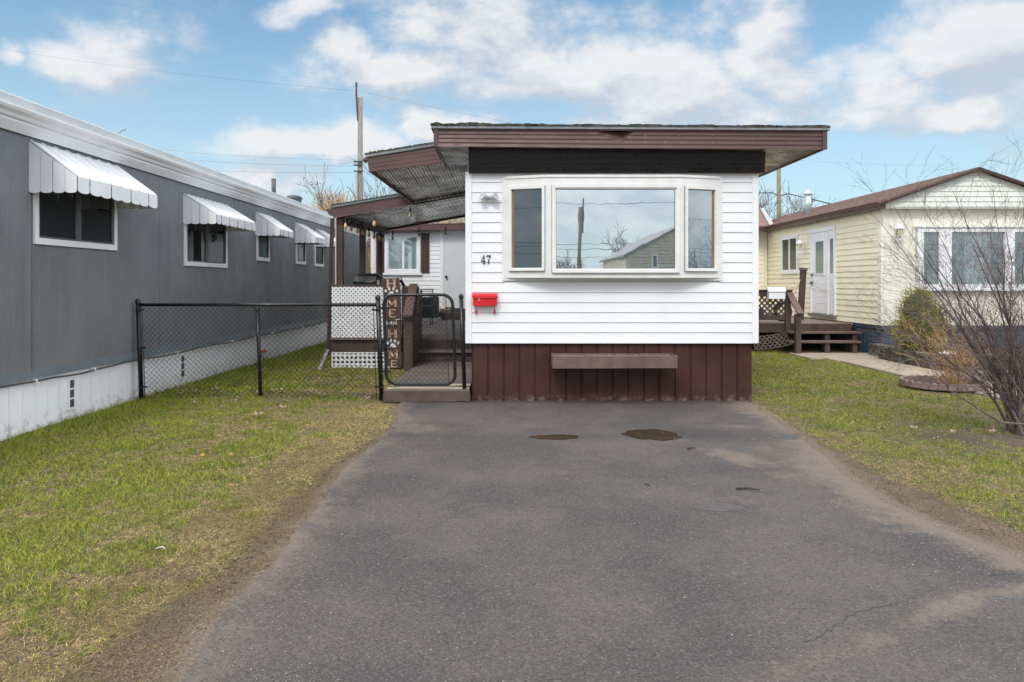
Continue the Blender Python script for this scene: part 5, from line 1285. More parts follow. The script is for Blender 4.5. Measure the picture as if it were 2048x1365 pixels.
        if n == 2:
            sl = MB(); sl.box((GX(a, .012), b_ - .05, z0_ + fw + .014), (GX(a, .020), b_ - .10, z0_ + fw + .02)); 
    # awnings
    aw = [(6.81, 8.30, 2.90, 2.545, 2.385, .486, 8, 4), (9.95, 11.40, 2.785, 2.487, 2.350, .49, 10, 4), (12.70, 13.44, 2.80, 2.49, 2.372, .46, 5, 4), (14.95, 15.66, 2.806, 2.50, 2.371, .46, 5, 4), (16.46, 17.2, 2.79, 2.49, 2.37, .46, 5, 4)]
    for a, b_, zt_, zf, zv, pr, n, ns in aw:
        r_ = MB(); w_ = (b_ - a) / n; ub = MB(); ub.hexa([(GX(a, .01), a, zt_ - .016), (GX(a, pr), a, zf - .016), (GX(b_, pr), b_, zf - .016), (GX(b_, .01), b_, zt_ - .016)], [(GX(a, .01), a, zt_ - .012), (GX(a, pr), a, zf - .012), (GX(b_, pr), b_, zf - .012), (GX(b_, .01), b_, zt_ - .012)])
        for i in range(n):
            ya, yb = a + i * w_, a + (i + 1) * w_
            for fa, fb, h_ in ((.02, .11, .014), (.11, .89, 0), (.89, .955, .014)):
                p, q = ya + w_ * fa, ya + w_ * fb
                up = Vector((0, 0, h_)); 
                A = [Vector((GX(p, .01), p, zt_)) + up, Vector((GX(p, pr), p, zf)) + up, Vector((GX(q, pr), q, zf)) + up, Vector((GX(q, .01), q, zt_)) + up]
                r_.hexa([v - Vector((0, 0, .004 + h_)) for v in A], A)
        ao = r_.build('awning', WHITE_METAL, t); ub.build('gap_shade', mat('awning_gap_shade', (.16, .17, .18), .6), ao)  # dark sheet added under the slats so their gaps look shaded
        v_ = MB()
        for i in range(n):
            ya, yb = a + i * w_, a + (i + 1) * w_; r2 = w_ / 2 * .96; off = .004 * (i % 2)
            poly = [(.003, zf - .004), (w_ - .003, zf - .004), (w_ - .003, zv + .02)] + [(w_ / 2 + r2 * math.cos(th), zv + .02 - .026 * math.sin(th)) for th in [math.pi * k / 8 for k in range(1, 8)]] + [(.003, zv + .02)]
            v_.prism([(GX(ya + u, pr + .002 + off * 2), ya + u, z) for u, z in poly], (.004, 0, 0))
        v_.build('valance', WHITE_METAL, ao)
        for yy, sgn in ((a, -1), (b_, 1)):
            sp = MB(); sw = pr / ns
            for i in range(ns):
                u0, u1 = i * sw + .0025, (i + 1) * sw - .0025; zt0 = zt_ + (zf - zt_) * u0 / pr - .006; zt1 = zt_ + (zf - zt_) * u1 / pr - .006; r2 = sw / 2 * .96; o = .004 * (i % 2)
                poly = [(u0, zt0), (u1, zt1), (u1, zv + .012)] + [((u0 + u1) / 2 + r2 * math.cos(th), zv + .012 - .022 * math.sin(th)) for th in [math.pi * k / 8 for k in range(1, 8)]] + [(u0, zv + .012)]
                sp.prism([(GX(yy, u), yy + o * sgn, z) for u, z in poly], (0, .003 * sgn, 0))
            sp.build('side_panel', WHITE_METAL, ao)
grey_home()

# ================================================================== CREAM HOME (right)
XR = 7.65
def cream_home():
    t = thing('cream_mobile_home', 'cream clapboard mobile home with brown shingle gable roof and slate blue skirting', 'mobile home', (9.5, 16, 0))
    yc = 13.92; zb, zt = .62, 2.99
    MB().box((XR + .02, yc + .02, .61), (11.5, 22.0, 3.0)).box((XR + .2, yc + .2, .0), (11.3, 21.8, .605)).build('body', CREAM, t)
    w = MB(); clapboard(w, (XR, 20.0), (0, -1), 20.0 - yc - .1, zb, zt, 19, (-1, 0), .016); w.build('side_siding', CREAM, t)
    box('corner_trim', CREAM_PALE, t, (XR - .025, yc - .02, zb), (XR + .10, yc + .10, zt))
    fw = MB(); ribbed(fw, ((XR + .1, yc), (11.5, yc)), zb, zt, .1, .010, .85); fw.build('front_siding', CREAM_PALE, t)
    g = MB(); yg = 13.75; gx = [(7.60, 2.99), (7.60, 3.10), (9.47, 3.74), (11.35, 3.10), (11.35, 2.99)]
    g.prism([(x, yg, z) for x, z in gx], (0, .17, 0)); gb_ = g.build('gable', CREAM_GABLE, t)
    gl = MB(); z = 3.02; i = 0
    while z < 3.70:
        hw = (3.74 - max(z + .0, 3.10)) / (.64) * 1.87 if z > 3.1 else 1.87
        hw2 = max(0.05, (3.74 - max(z + .105, 3.10)) / .64 * 1.87)
        gl.add([(9.47 - hw, yg - .016, z), (9.47 + hw, yg - .016, z), (9.47 + hw2, yg - .003, z + .10), (9.47 - hw2, yg - .003, z + .10), (9.47 - hw, yg - .002, z), (9.47 + hw, yg - .002, z)], [(0, 1, 2, 3), (4, 5, 1, 0)]); z += .105
    gl.build('gable_siding', CREAM_GABLE, gb_)
    # roof
    r = MB()
    def slab(xa, za, xb, zb_, ya, yb, th=.05): r.hexa([(xa, ya, za - th), (xb, ya, zb_ - th), (xb, yb, zb_ - th), (xa, yb, za - th)], [(xa, ya, za), (xb, ya, zb_), (xb, yb, zb_), (xa, yb, za)])
    slab(7.46, 3.12, 9.47, 3.81, 13.66, 22.6); slab(9.471, 3.81, 11.5, 3.12, 13.66, 22.6)
    ro = r.build('roof', None or BROWNSHINGLE, t)
    cs = MB()   # shingle courses on the visible slope
    for k in range(16):
        f0 = k / 16; xa = 7.46 + 2.01 * f0; za = 3.122 + .69 * f0; xb = 7.46 + 2.01 * (f0 + 1 / 16); zb2 = 3.122 + .69 * (f0 + 1 / 16)
        cs.hexa([(xa, 13.655, za), (xb, 13.655, zb2), (xb, 22.6, zb2), (xa, 22.6, za)], [(xa, 13.655, za + .010), (xb, 13.655, zb2 + .001), (xb, 22.6, zb2 + .001), (xa, 22.6, za + .010)])
    cs.build('shingle_courses', BROWNSHINGLE, ro)
    rk = MB(); rk.beam((7.50, 13.64, 3.075), (9.47, 13.64, 3.765), .02, .05); rk.beam((9.47, 13.64, 3.765), (11.5, 13.64, 3.07), .02, .05); rk.build('rake_board', BROWN_DARK, t)
    MB().prism([(7.60, 13.68, 2.98), (7.44, 13.68, 3.00), (7.41, 13.68, 3.04), (7.40, 13.68, 3.105), (7.60, 13.68, 3.09)], (0, 6.2, 0)).build('gutter', mat('brown_gutter', (.075, .035, .03), .4, .15, 4), t)
    # vent chimney
    vb = Vector((8.3, 18.8, 3.38)); MB().tube([vb, vb + Vector((0, 0, .55))], .085, 14).build('flue', mat('grey_flue', (.5, .53, .55), .35, metal=.4), t, True)
    MB().lathe(vb + Vector((0, 0, .55)), [(.09, -.02), (.12, 0), (.12, .02), (.10, .05), (.05, .13), (.001, .15)], 14).build('flue_cap', mat('grey_flue', (.5, .53, .55), .35, metal=.4), t, True)
    MB().lathe(vb, [(.14, -.1), (.13, .04), (.09, .12)], 14).build('flue_collar', mat('dark_collar', (.09, .09, .1), .5), t, True)
    # cross wing
    w = MB(); w.box((4.6, 20.02, .02), (7.63, 24, 3.1)); clapboard(w, (4.6, 20.0), (1, 0), 3.04, .6, 3.08, 19, (0, -1), .014); w.build('wing_wall', CREAM, t)
    MB().box((7.555, 19.95, .6), (7.615, 19.985, 3.05)).build('corner_trim', CREAM_PALE, t)
    w = MB(); w.hexa([(4.4, 19.6, 3.08), (7.7, 19.6, 3.08), (7.9, 22.4, 3.86), (4.4, 22.4, 3.86)], [(4.4, 19.6, 3.13), (7.7, 19.6, 3.13), (8.4, 22.4, 3.92), (4.4, 22.4, 3.92)]); wr = w.build('wing_roof', BROWNSHINGLE, t)
    MB().beam((7.62, 19.62, 3.165), (8.35, 22.3, 3.93), .12, .02).build('valley_flashing', mat('pale_flashing', (.45, .42, .4), .4, .1, 5), wr)
    box('wing_gutter', mat('brown_gutter', (.1, .05, .04)), t, (4.4, 19.48, 3.0), (7.38, 19.6, 3.10))
    # skirting
    k = MB(); ribbed(k, ((XR + .03, yc + .04), (11.45, yc + .04)), -.02, .60, .16, .012, .85); ribbed(k, ((XR + .03, 19.9), (XR + .03, yc + .04)), -.02, .60, .16, .012, .85)
    k.box((XR, yc + .0, .54), (11.45, yc + .03, .615)); k.box((XR + .0, yc + .031, .54), (XR + .028, 15, .615)); k.build('skirting', BLUEGREY, t)
    # door with sidelight (in the side wall, looking -X)
    def yz(name, m, par, ya, yb, z0, z1, o0, o1, bev=0): return box(name, m, par, (XR - o1, ya, z0), (XR - o0, yb, z1), bev)
    Y = lambda px: XR * FP / (px - VX)
    ya, yb = Y(1673), Y(1623); dz0, dz1 = .74, 2.82
    f = MB(); 
    for a, b, c, d in ((ya, ya + .06, dz0, dz1), (yb - .07, yb, dz0, dz1), (ya + .06, yb - .07, dz1 - .09, dz1), (Y(1659.5), Y(1657), dz0, dz1 - .09)): f.box((XR - .05, a, c), (XR - .004, b, d))
    fo = f.build('door_frame', WHITE_TRIM, t)
    d = yz('door', WHITE_TRIM, t, Y(1657), yb - .07, dz0 + .02, dz1 - .09, .004, .03)
    g0, g1 = Y(1650), Y(1634)
    yz('door_glass', GLASS_DOOR, d, g0, g1, 1.72, 2.5, .03, .034)
    pn = MB()
    for p in ((Y(1641), Y(1636)), (Y(1652), Y(1646.5))):
        for a, b in ((1.47, 1.50), (1.0, 1.03)): pn.box((XR - .036, p[0], a), (XR - .03, p[1], b))
    pn.box((XR - .042, g0 - .03, 1.68), (XR - .03, g1 + .03, 1.72)); pn.box((XR - .042, g0 - .03, 2.5), (XR - .03, g1 + .03, 2.54)); pn.box((XR - .042, g0 - .03, 1.72), (XR - .03, g0, 2.5)); pn.box((XR - .042, g1, 1.72), (XR - .03, g1 + .03, 2.5)); pn.build_each('moulding', WHITE_TRIM, d)
    hd = MB(); hd.ball((XR - .06, Y(1628), 1.70), .035, 8); hd.ball((XR - .07, Y(1628), 1.50), .04, 8); hd.build('door_handle', mat('dark_handle', (.05, .04, .04), .3, metal=.6), d)
    sl = yz('sidelight', WHITE_TRIM, t, ya + .06, Y(1659.5), dz0 + .02, dz1 - .09, .004, .028); yz('sidelight_glass', GLASS_DOOR, sl, Y(1669), Y(1662.5), 1.72, 2.53, .028, .032)
    yz('door_sill', mat('door_sill', (.2, .17, .15), .6), t, ya - .03, yb + .03, dz0 - .06, dz0 - .002, .004, .09)
    # side window
    wa, wb = Y(1598), Y(1565); f = MB()
    for a, b, c, e in ((wa, wa + .07, 1.74, 2.76), (wb - .07, wb, 1.74, 2.76), (wa + .07, wb - .07, 1.74, 1.85), (wa + .07, wb - .07, 2.67, 2.76), ((wa + wb) / 2 - .02, (wa + wb) / 2 + .02, 1.85, 2.67)): f.box((XR - .05, a, c), (XR - .004, b, e))
    wo = f.build('window', WHITE_TRIM, t); yz('pane', GLASS_DARK, wo, wa + .07, wb - .07, 1.85, 2.67, .018, .022)
    # front window
    X = lambda px: X_(px, yc); f = MB(); z0, z1 = Z_(579, yc), Z_(456, yc); yq0, yq1 = yc - .09, yc - .012
    x0, x1 = X(1831), X(2062)
    f.box((x0, yq0, z1 - .09), (x1, yq1, z1)); f.box((x0, yq0, z0), (x1, yq1, z0 + .10))
    for a, b in ((1831, 1842), (1873, 1898), (2003, 2023), (2050, 2062)): f.box((X(a), yq0, z0 + .10), (X(b), yq1, z1 - .09))
    f.box((x0 - .03, yq0 - .03, z1), (x1 + .03, yq1, z1 + .03)); f.box((x0 - .03, yq0 - .03, z0 - .03), (x1 + .03, yq1, z0))
    wo = f.build('window', WHITE_TRIM, t)
    for a, b in ((1842, 1873), (1898, 2003), (2023, 2050)): box('pane', GLASS_YEL, wo, (X(a), yc - .05, z0 + .10), (X(b), yc - .04, z1 - .09))
    bl = MB(); xa, xb = X(1925), X(1978)
    box('blind', mat('sheer_blind', (.26, .33, .34), .5, .15, 2, stretch=(10, 1, .5)), wo, (xa, yc - .052, z0 + .10), (xb, yc - .0505, z1 - .16))
cream_home()

def lantern(name, label, base, out):
    """wall lantern; out = outward horizontal direction"""
    t = thing(name, label, 'wall lamp', base); o = Vector(out)
    c = Vector(base) + o * .14 + Vector((0, 0, .06))
    MB().lathe(c, [(.001, .11), (.03, .10), (.085, .03), (.088, .015)], 8).build('cap', WHITE_TRIM, t)
    MB().lathe(c, [(.07, .015), (.05, -.12), (.001, -.13)], 8).build('glass', mat('clear_amber_glass', (.55, .48, .30), .15, .3, 20), t)
    MB().lathe(c, [(.055, -.115), (.05, -.14), (.02, -.16), (.001, -.17)], 8).build('bottom_cap', WHITE_TRIM, t)
    k = MB(); 
    for i in range(4):
        a = math.pi / 4 + i * math.pi / 2; k.tube([c + Vector((.075 * math.cos(a), .075 * math.sin(a), .015)), c + Vector((.052 * math.cos(a), .052 * math.sin(a), -.12))], .006, 4)
    k.build('cage', WHITE_TRIM, t)
    MB().tube([Vector(base) + o * .01 + Vector((0, 0, -.12)), Vector(base) + o * .10 + Vector((0, 0, -.19)), Vector(base) + o * .16 + Vector((0, 0, -.15)), c + Vector((0, 0, -.15))], .012, 6).build('arm', WHITE_TRIM, t)
    b = MB().ball(Vector(base) + Vector((0, 0, -.12)), .055, 10, (1 if abs(o.x) < .5 else .3, 1 if abs(o.y) < .5 else .3, 1.4)); b.build('back_plate', WHITE_TRIM, t, True)
lantern('wall_lantern', 'white wall lantern beside the white door of the cream home', (XR - .02, 17.45, 2.42), (-1, 0, 0))
lantern('wall_lantern', 'white wall lantern on the front wall near the corner of the cream home', (X_(1791, 13.88), 13.88, 2.50), (0, -1, 0))

def cream_deck():
    t = thing('cream_home_deck', 'brown wooden deck with railing and two open steps at the cream home', 'deck', (6.6, 15, 0))
    d = MB(); y = 15.0
    while y < 19.9: d.box((4.7, y, .565), (7.62, y + .136, .60)); y += .142
    d.build('deck_boards', mat('reddish_decking', (.22, .15, .12), .7, .2, 3, stretch=(.4, 1, 1)), t)
    box('rim_board', BROWN_WOOD, t, (4.7, 14.96, .40), (7.56, 14.999, .596), .004)
    for z, y in ((.40, 14.62), (.225, 14.30)): 
        box('step_tread', BROWN_RAIL, t, (X_(1581, y), y, z), (X_(1726, y) - .02, y + .30, z + .04), .004)
    for y, zt in ((14.34, .222), (14.66, .398)):
        for px in (1598, 1655, 1710): x = X_(px, y); box('stringer', BROWN_WOOD, t, (x - .05, y, .0), (x + .05, y + .2, zt))
    xp = X_(1593, 14.3); box('newel_post', BROWN_WOOD, t, (xp - .055, 14.2, 0), (xp + .055, 14.295, .84), .004)
    xq = X_(1572, 15); box('newel_post', BROWN_WOOD, t, (xq - .06, 14.86, .3), (xq + .055, 14.955, 1.31), .004)
    MB().beam((xq + .03, 14.95, 1.31), (xp + .02, 14.15, .85), .14, .035).build('handrail', BROWN_RAIL, t, bevel=.003)
    box('top_rail', BROWN_WOOD, t, (4.7, 14.87, 1.20), (xq - .061, 14.95, 1.32), .003); box('rail_cap', BROWN_RAIL, t, (4.7, 14.84, 1.321), (xq + .10, 14.98, 1.345), .003)
    box('bottom_rail', BROWN_WOOD, t, (4.7, 14.88, .68), (xq - .061, 14.94, .775), .003)
    m = MB(); lattice(m, (4.7, 14.9, .776), (1, 0, 0), (0, 0, 1), xq - .06 - 4.7, .423, 45, .085, .035); m.build('lattice', BROWN_WOOD, t)
    t2 = thing('broken_lattice', 'broken brown lattice panel leaning loose under the cream home deck', 'lattice', (5.8, 14.8, 0))
    m = MB(); lattice(m, (0, 0, 0), (1, 0, 0), (0, 0, 1), .95, .30, 45, .075, .035); m.map(lambda v: Vector((5.35 + v.x * .97, 14.85 - .35 * (.3 - v.z), .04 + v.z + .16 * v.x * v.x))); m.build('slats', BROWN_WOOD, t2)
    # things on the deck
    x0, x1 = X_(1533, 14.8), X_(1568, 14.8); z0, z1 = Z_(598, 14.8), Z_(575, 14.8)
    t3 = thing('white_mailbox', 'white metal mailbox hung on the brown lattice railing', 'mailbox', ((x0 + x1) / 2, 14.8, z0))
    MB().prism([(x0 + .02, 14.83, z0), (x0 + .02, 14.71, z0), (x0 + .02, 14.71, z1 - .08), (x0 + .02, 14.83, z1 - .03)], (x1 - x0 - .03, 0, 0)).build('box', WHITE_METAL, t3)
    MB().prism([(x0, 14.835, z1), (x0, 14.75, z1 - .005), (x0, 14.69, z1 - .07), (x0, 14.69, z1 - .10), (x0, 14.70, z1 - .10), (x0, 14.835, z1 - .03)], (x1 - x0, 0, 0)).build('lid', WHITE_METAL, t3)
    t4 = thing('leaning_post', 'tall brown post leaning beside the cream home door', 'post', (X_(1601, 16.2), 16.2, .6))
    MB().beam(P(1600.5, 640, 16.2), P(1606.5, 540, 16.2), .12, .10, up=(0, 1, 0)).build('shaft', BROWN_WOOD, t4); MB().beam(P(1606.5, 541, 16.2), P(1606.9, 536, 16.2), .15, .13, up=(0, 1, 0)).build('cap', mat('grey_cap', (.12, .12, .11), .6), t4)
    tag(MB().tube([P(1585, 598, 15.9), P(1600, 560, 16.1)], .014, 6).build('stick', mat('pale_stick', (.45, .36, .22), .7)), 'pale straight stick leaning against the tall brown post', 'stick')
    h = MB()
    for k in range(5): h.tube([(6.45 + .012 * k, 15.9 + .02 * k + .0 * math.cos(a), 0) for a in (0, 1)], .001, 3)
    t5 = MB()
    for k in range(6):
        r = .17 + .012 * (k % 3); c = Vector((6.43, 15.8 + .028 * k, .82)); t5.tube([c + Vector((r * math.cos(a), 0, 1.1 * r * math.sin(a))) for a in [2 * math.pi * i / 20 for i in range(21)]], .013, 6, False)
    tag(t5.build('garden_hose', mat('dark_green_hose', (.012, .02, .018), .4)), 'coiled dark garden hose on the cream home deck', 'hose')
    rs = random.Random(9); jm = MB()
    for k in range(26): jm.ball((rs.uniform(5.2, 6.05), rs.uniform(15.3, 15.7), .62 + rs.uniform(0, .34)), rs.uniform(.04, .085), 8, (1, 1, .7))
    tag(jm.build('potted_clutter', mat('grey_pots', (.13, .14, .15), .6, .6, 6)), 'jumble of grey garden odds and ends behind the brown lattice', 'clutter')['kind'] = 'stuff'
cream_deck()

# retaining wall of stones
def stonewall():
    t = thing('stone_wall', 'low dry-stacked dark stone garden wall beside the concrete path', 'garden wall', (7.4, 12.5, 0))
    rs = random.Random(21); m = MB()
    def course(a, b, z, h, dep):
        a = Vector(a); b = Vector(b); L = (b - a).length; d = (b - a).normalized(); n = Vector((-d.y, d.x)); u = 0
        while u < L:
            w = min(rs.uniform(.16, .34), L - u); j = rs.uniform(-.015, .015); h2 = h - rs.uniform(.003, .012)
            q = [a + d * (u + .004) + n * j, a + d * (u + w - .004) + n * (j + rs.uniform(-.01, .01)), a + d * (u + w - .004) + n * dep, a + d * (u + .004) + n * dep]
            m.hexa([(p.x, p.y, z) for p in q], [(p.x + rs.uniform(-.006, .006), p.y + rs.uniform(-.006, .006), z + h2) for p in q]); u += w
    for k in range(4):
        course((7.30, 11.75), (10.5, 11.75), .0 + (.064 * k), .064, .2)
        course((7.52, 14.1), (7.30, 11.97), .0 + (.064 * k), .064, -.22) if False else course((7.30, 11.96), (7.45, 14.05), (.064 * k), .064, -.22)
    m.build('stones', STONE, t, bevel=.006)
    bed = MB().box((7.45, 11.9, -.05), (11, 13.9, .15)).build('flower_bed', SOIL); structure(bed)
    tag(MB().ball((7.85, 12.15, .20), .15, 12, (1.1, .9, .55)).build('white_rock', mat('white_rock', (.62, .6, .58), .8, .1, 8, bump=.01, bscale=12), smooth=True), 'pale rock resting in the bed behind the stone wall', 'rock')
stonewall()

def edging_ring():
    t = thing('bed_edging', 'oval of scalloped reddish concrete edging round the tan shrub', 'edging', (6.2, 9.7, 0))
    m = MB(); n = 30
    for k in range(n):
        a = 2 * math.pi * k / n; c = Vector((6.2 + .50 * math.cos(a), 9.7 + .46 * math.sin(a), .02)); d = Vector((-math.sin(a), math.cos(a), 0)); w = .051
        pts = [c - d * w, c + d * w, c + d * w + Vector((0, 0, .05))] + [c + d * (w * math.cos(th)) + Vector((0, 0, .05 + .04 * math.sin(th))) for th in [math.pi * j / 5 for j in range(1, 5)]] + [c - d * w + Vector((0, 0, .05))]
        m.prism(pts, Vector((math.cos(a), math.sin(a), 0)) * .045)
    m.build('scallops', STONE_PALE, t)
    s = MB().lathe((6.2, 9.7, .0), [(.48, .015), (.40, .03), (.2, .045), (.001, .05)], 24).build('planting_bed', SOIL, smooth=True); structure(s)
edging_ring()

# ------------------------------------------------------------------ plants
def tan_shrub():
    t = thing('tan_shrub', 'leafless tan-stemmed shrub in the ring of scalloped edging', 'shrub', (6.2, 9.7, 0))
    rng = random.Random(31); m = MB()
    for k in range(46):
        a = rng.uniform(0, 6.28); r = rng.uniform(0, .16); p = (6.34 + r * math.cos(a), 9.7 + r * math.sin(a), .03); o = rng.uniform(.15, .75)
        branch(m, rng, p, (math.cos(a) * o, math.sin(a) * o, 1.0), rng.uniform(.35, .80), rng.uniform(.006, .011), 2, .5, 3, 0, .0022, 4, .13)
    m.build('stems', TWIG_TAN, t)
tan_shrub()
def big_shrub():
    base = Vector((5.12, 6.75, 0))
    t = thing('bare_shrub', 'large bare purple-brown shrub spreading in from the right edge of the lawn', 'shrub', base)
    rng = random.Random(44); m = MB()
    heads = [(1730, 410, 6.9), (1780, 400, 6.6), (1905, 380, 6.9), (1985, 370, 6.5), (2010, 400, 7.0), (1760, 480, 6.3), (1790, 540, 6.8), (1850, 420, 7.2), (1920, 400, 6.2), (2045, 400, 6.5), (1735, 630, 6.4), (1820, 620, 6.0),
             (1780, 700, 7.0), (2030, 420, 7.4), (1950, 470, 7.4), (2100, 350, 6.8), (2150, 420, 6.9), (1880, 560, 7.3), (2200, 500, 6.6), (2100, 500, 6.0), (1870, 500, 6.5), (1990, 520, 6.2), (1930, 600, 7.0), (1840, 480, 6.4)]
    for i, (px, py, Y) in enumerate(heads):
        tip = P(px, py, Y); b = base + Vector((rng.uniform(-.12, .12), rng.uniform(-.12, .12), 0)); n = 7; pts = []; rs = []
        mid = b.lerp(tip, .45) + Vector((0, 0, .28 if py > 450 else .05)); mid.x += .12
        for k in range(n + 1):
            f = k / n; p = b * (1 - f) ** 2 + mid * 2 * f * (1 - f) + tip * f * f; p += Vector((rng.gauss(0, .018), rng.gauss(0, .018), rng.gauss(0, .018))) * (1 if 0 < k < n else 0)
            pts.append(p); rs.append(max(.0016, .0125 * (1 - f) ** .8))
        m.tube(pts, rs, 6, False)
        for k in range(2, n + 1):
            d0 = (pts[k] - pts[k - 1]).normalized(); 
            for _ in range(5 if k < n else 2):
                s = d0.orthogonal().normalized(); s.rotate(Matrix.Rotation(rng.uniform(0, 6.28), 3, d0)); q = pts[k - 1].lerp(pts[k], rng.random())
                branch(m, rng, q, d0 + s * rng.uniform(.4, 1.1) + Vector((0, 0, .15)), rng.uniform(.2, .52), max(.0016, rs[k] * .5), 2 if rng.random() < .55 else 1, .6, 3, 0, .0010, 5, .13)
    # the low bough over the lawn
    pts = [P(2060, 850, 6.4), P(2000, 845, 6.35), P(1960, 820, 6.3), P(1930, 800, 6.3), P(1895, 778, 6.3), P(1880, 755, 6.3)]
    m.tube(pts, [.012, .010, .008, .006, .004, .002], 6, False)
    for k in range(7): q = pts[rng.randrange(1, 5)]; branch(m, rng, q, (-1, rng.gauss(0, .5), rng.uniform(.2, .9)), .35, .003, 1, .5, 2, 0, .0012, 4)
    m.build('branches', TWIG, t)
    tr = MB()
    for k in range(4): a = k * 1.7; tr.tube([base + Vector((.07 * math.cos(a), .07 * math.sin(a), -.02)), base + Vector((.08 * math.cos(a) + .02, .08 * math.sin(a), .35)), base + Vector((.14 * math.cos(a), .12 * math.sin(a), .75))], [.024, .018, .011], 8)
    tr.build('trunk', TWIG, t)
big_shrub()
def evergreen():
    c = Vector((7.72, 12.75, .12)); t = thing('evergreen_shrub', 'yellow-green evergreen shrub with scorched brown patches behind the stone wall', 'shrub', c)
    rng = random.Random(12); g = MB(); br = MB()
    lobes = [(0, 0, .45, .46, .5), (-.05, 0, .85, .30, .42), (.05, .05, 1.12, .13, .16), (.28, .1, .65, .28, .35), (-.2, -.1, .35, .3, .35)]
    for k in range(9500):
        lx, ly, lz, r, rz = lobes[rng.choices(range(5), [5, 3, .5, 2, 2])[0]]
        v = Vector((rng.gauss(0, 1), rng.gauss(0, 1), rng.gauss(0, 1))).normalized(); rr = rng.uniform(.72, 1.04) * (1 + .14 * math.sin(7 * v.x + 5 * v.z) + .1 * math.sin(11 * v.y + 9 * v.z))
        p = c + Vector((lx + v.x * r * rr, ly + v.y * r * rr, lz + v.z * rz * rr))
        if p.z < .1: continue
        d = (v + Vector((rng.gauss(0, .4), rng.gauss(0, .4), rng.gauss(0, .4) + .4))).normalized(); s = d.orthogonal().normalized(); s.rotate(Matrix.Rotation(rng.uniform(0, 3.1), 3, d))
        L = rng.uniform(.02, .05); w = rng.uniform(.005, .012)
        tgt = br if (math.sin(p.x * 9 + 1) * math.sin(p.z * 7 + p.y * 5) > .5 and rng.random() < .6) or rng.random() < .05 else g
        tgt.add([p - s * w, p + s * w, p + d * L + s * w * .3, p + d * L - s * w * .3], [(0, 1, 2, 3)])
    g.build('foliage', EVERGREEN, t); br.build('scorched_foliage', EVERBROWN, t)
    MB().tube([c + Vector((0, 0, -.1)), c + Vector((0, 0, .5)), c + Vector((-.05, 0, 1.0))], [.04, .03, .01], 8).build('trunk', TWIG, t)
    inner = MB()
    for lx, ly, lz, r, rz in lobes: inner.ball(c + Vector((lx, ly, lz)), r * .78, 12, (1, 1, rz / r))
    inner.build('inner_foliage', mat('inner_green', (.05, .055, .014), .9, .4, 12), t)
evergreen()

# ------------------------------------------------------------------ background
def pole(name, label, px, Y, pytop, w, m, extras=False):
    x = X_(px, Y); t = thing(name, label, 'utility pole', (x, Y, 0)); zt = Z_(pytop, Y)
    MB().tube([(x, Y, -.2), (x, Y, zt)], [w * 1.15, w * .85], 12).build('shaft', m, t, True)
    if extras:
        MB().tube([(x - .10, Y - .1, zt - 1.1), (x - .16, Y - .1, zt + .10), (x - .16, Y - .1, zt + .55)], [.03, .05, .035], 8).build('bracket', mat('rusty_bracket', (.12, .05, .04), .7), t)
        MB().tube([(x - .16, Y - .1, zt + .5), (x - .16, Y - .1, zt + .68)], .05, 8).build('insulator', GREYCABLE, t)
        MB().tube([(x - .14, Y - .18, 0), (x - .14, Y - .18, zt - 3.5)], .05, 8).build('conduit', mat('pale_conduit', (.4, .42, .42), .5), t)
        k = MB()
        for py in (325, 332, 344): k.tube([(x - .26, Y - .17, Z_(py, Y)), (x + .16, Y - .17, Z_(py, Y))], .035, 6)
        k.ball((x + .3, Y - .2, Z_(322, Y)), .14, 8); k.build('cross_fitting', mat('dark_fitting', (.05, .045, .05), .6), t)
    return x, zt
pole('utility_pole', 'tall grey weathered utility pole with conduit behind the porch roof', 720.5, 32, 196, .13, BARK_GREY, True)
pole('utility_pole', 'greenish tan utility pole behind the eave, right of the white home', 1557.5, 34, 300, .11, BARK_TAN)
def line(pts, r, label):
    m = MB(); m.tube(pts, r, 4, False); tag(m.build('power_line', WIRE), label, 'cable', 'overhead lines behind the homes')
def sag(a, b, s, n=14): return [a.lerp(b, k / n) - Vector((0, 0, s * 4 * (k / n) * (1 - k / n))) for k in range(n + 1)]
LR = .0035
line(sag(P(-40, 92, 36), P(714, 182, 31.9), .2), LR, 'topmost overhead line running left from the pole top')
line(sag(P(714, 182, 31.9), P(1900, 330, 45), 1.0), LR, 'topmost overhead line running right from the pole top behind the roof')
line(sag(P(200, 285, 36), P(718, 321, 32), .2), LR, 'upper of three low overhead lines left of the pole')
line(sag(P(200, 303, 36), P(718, 332, 32), .2), LR * 1.3, 'middle of three low overhead lines left of the pole')
line(sag(P(200, 325, 36), P(718, 345, 32), .2), LR * 1.3, 'lowest of three low overhead lines left of the pole')
line([P(1500, 387, 34), P(1545, 386, 34), P(1557, 393, 34), P(1575, 388, 34), P(1620, 398, 33), P(1660, 408, 32)], .03, 'thick cable drooping from the tan pole toward the cream roof')

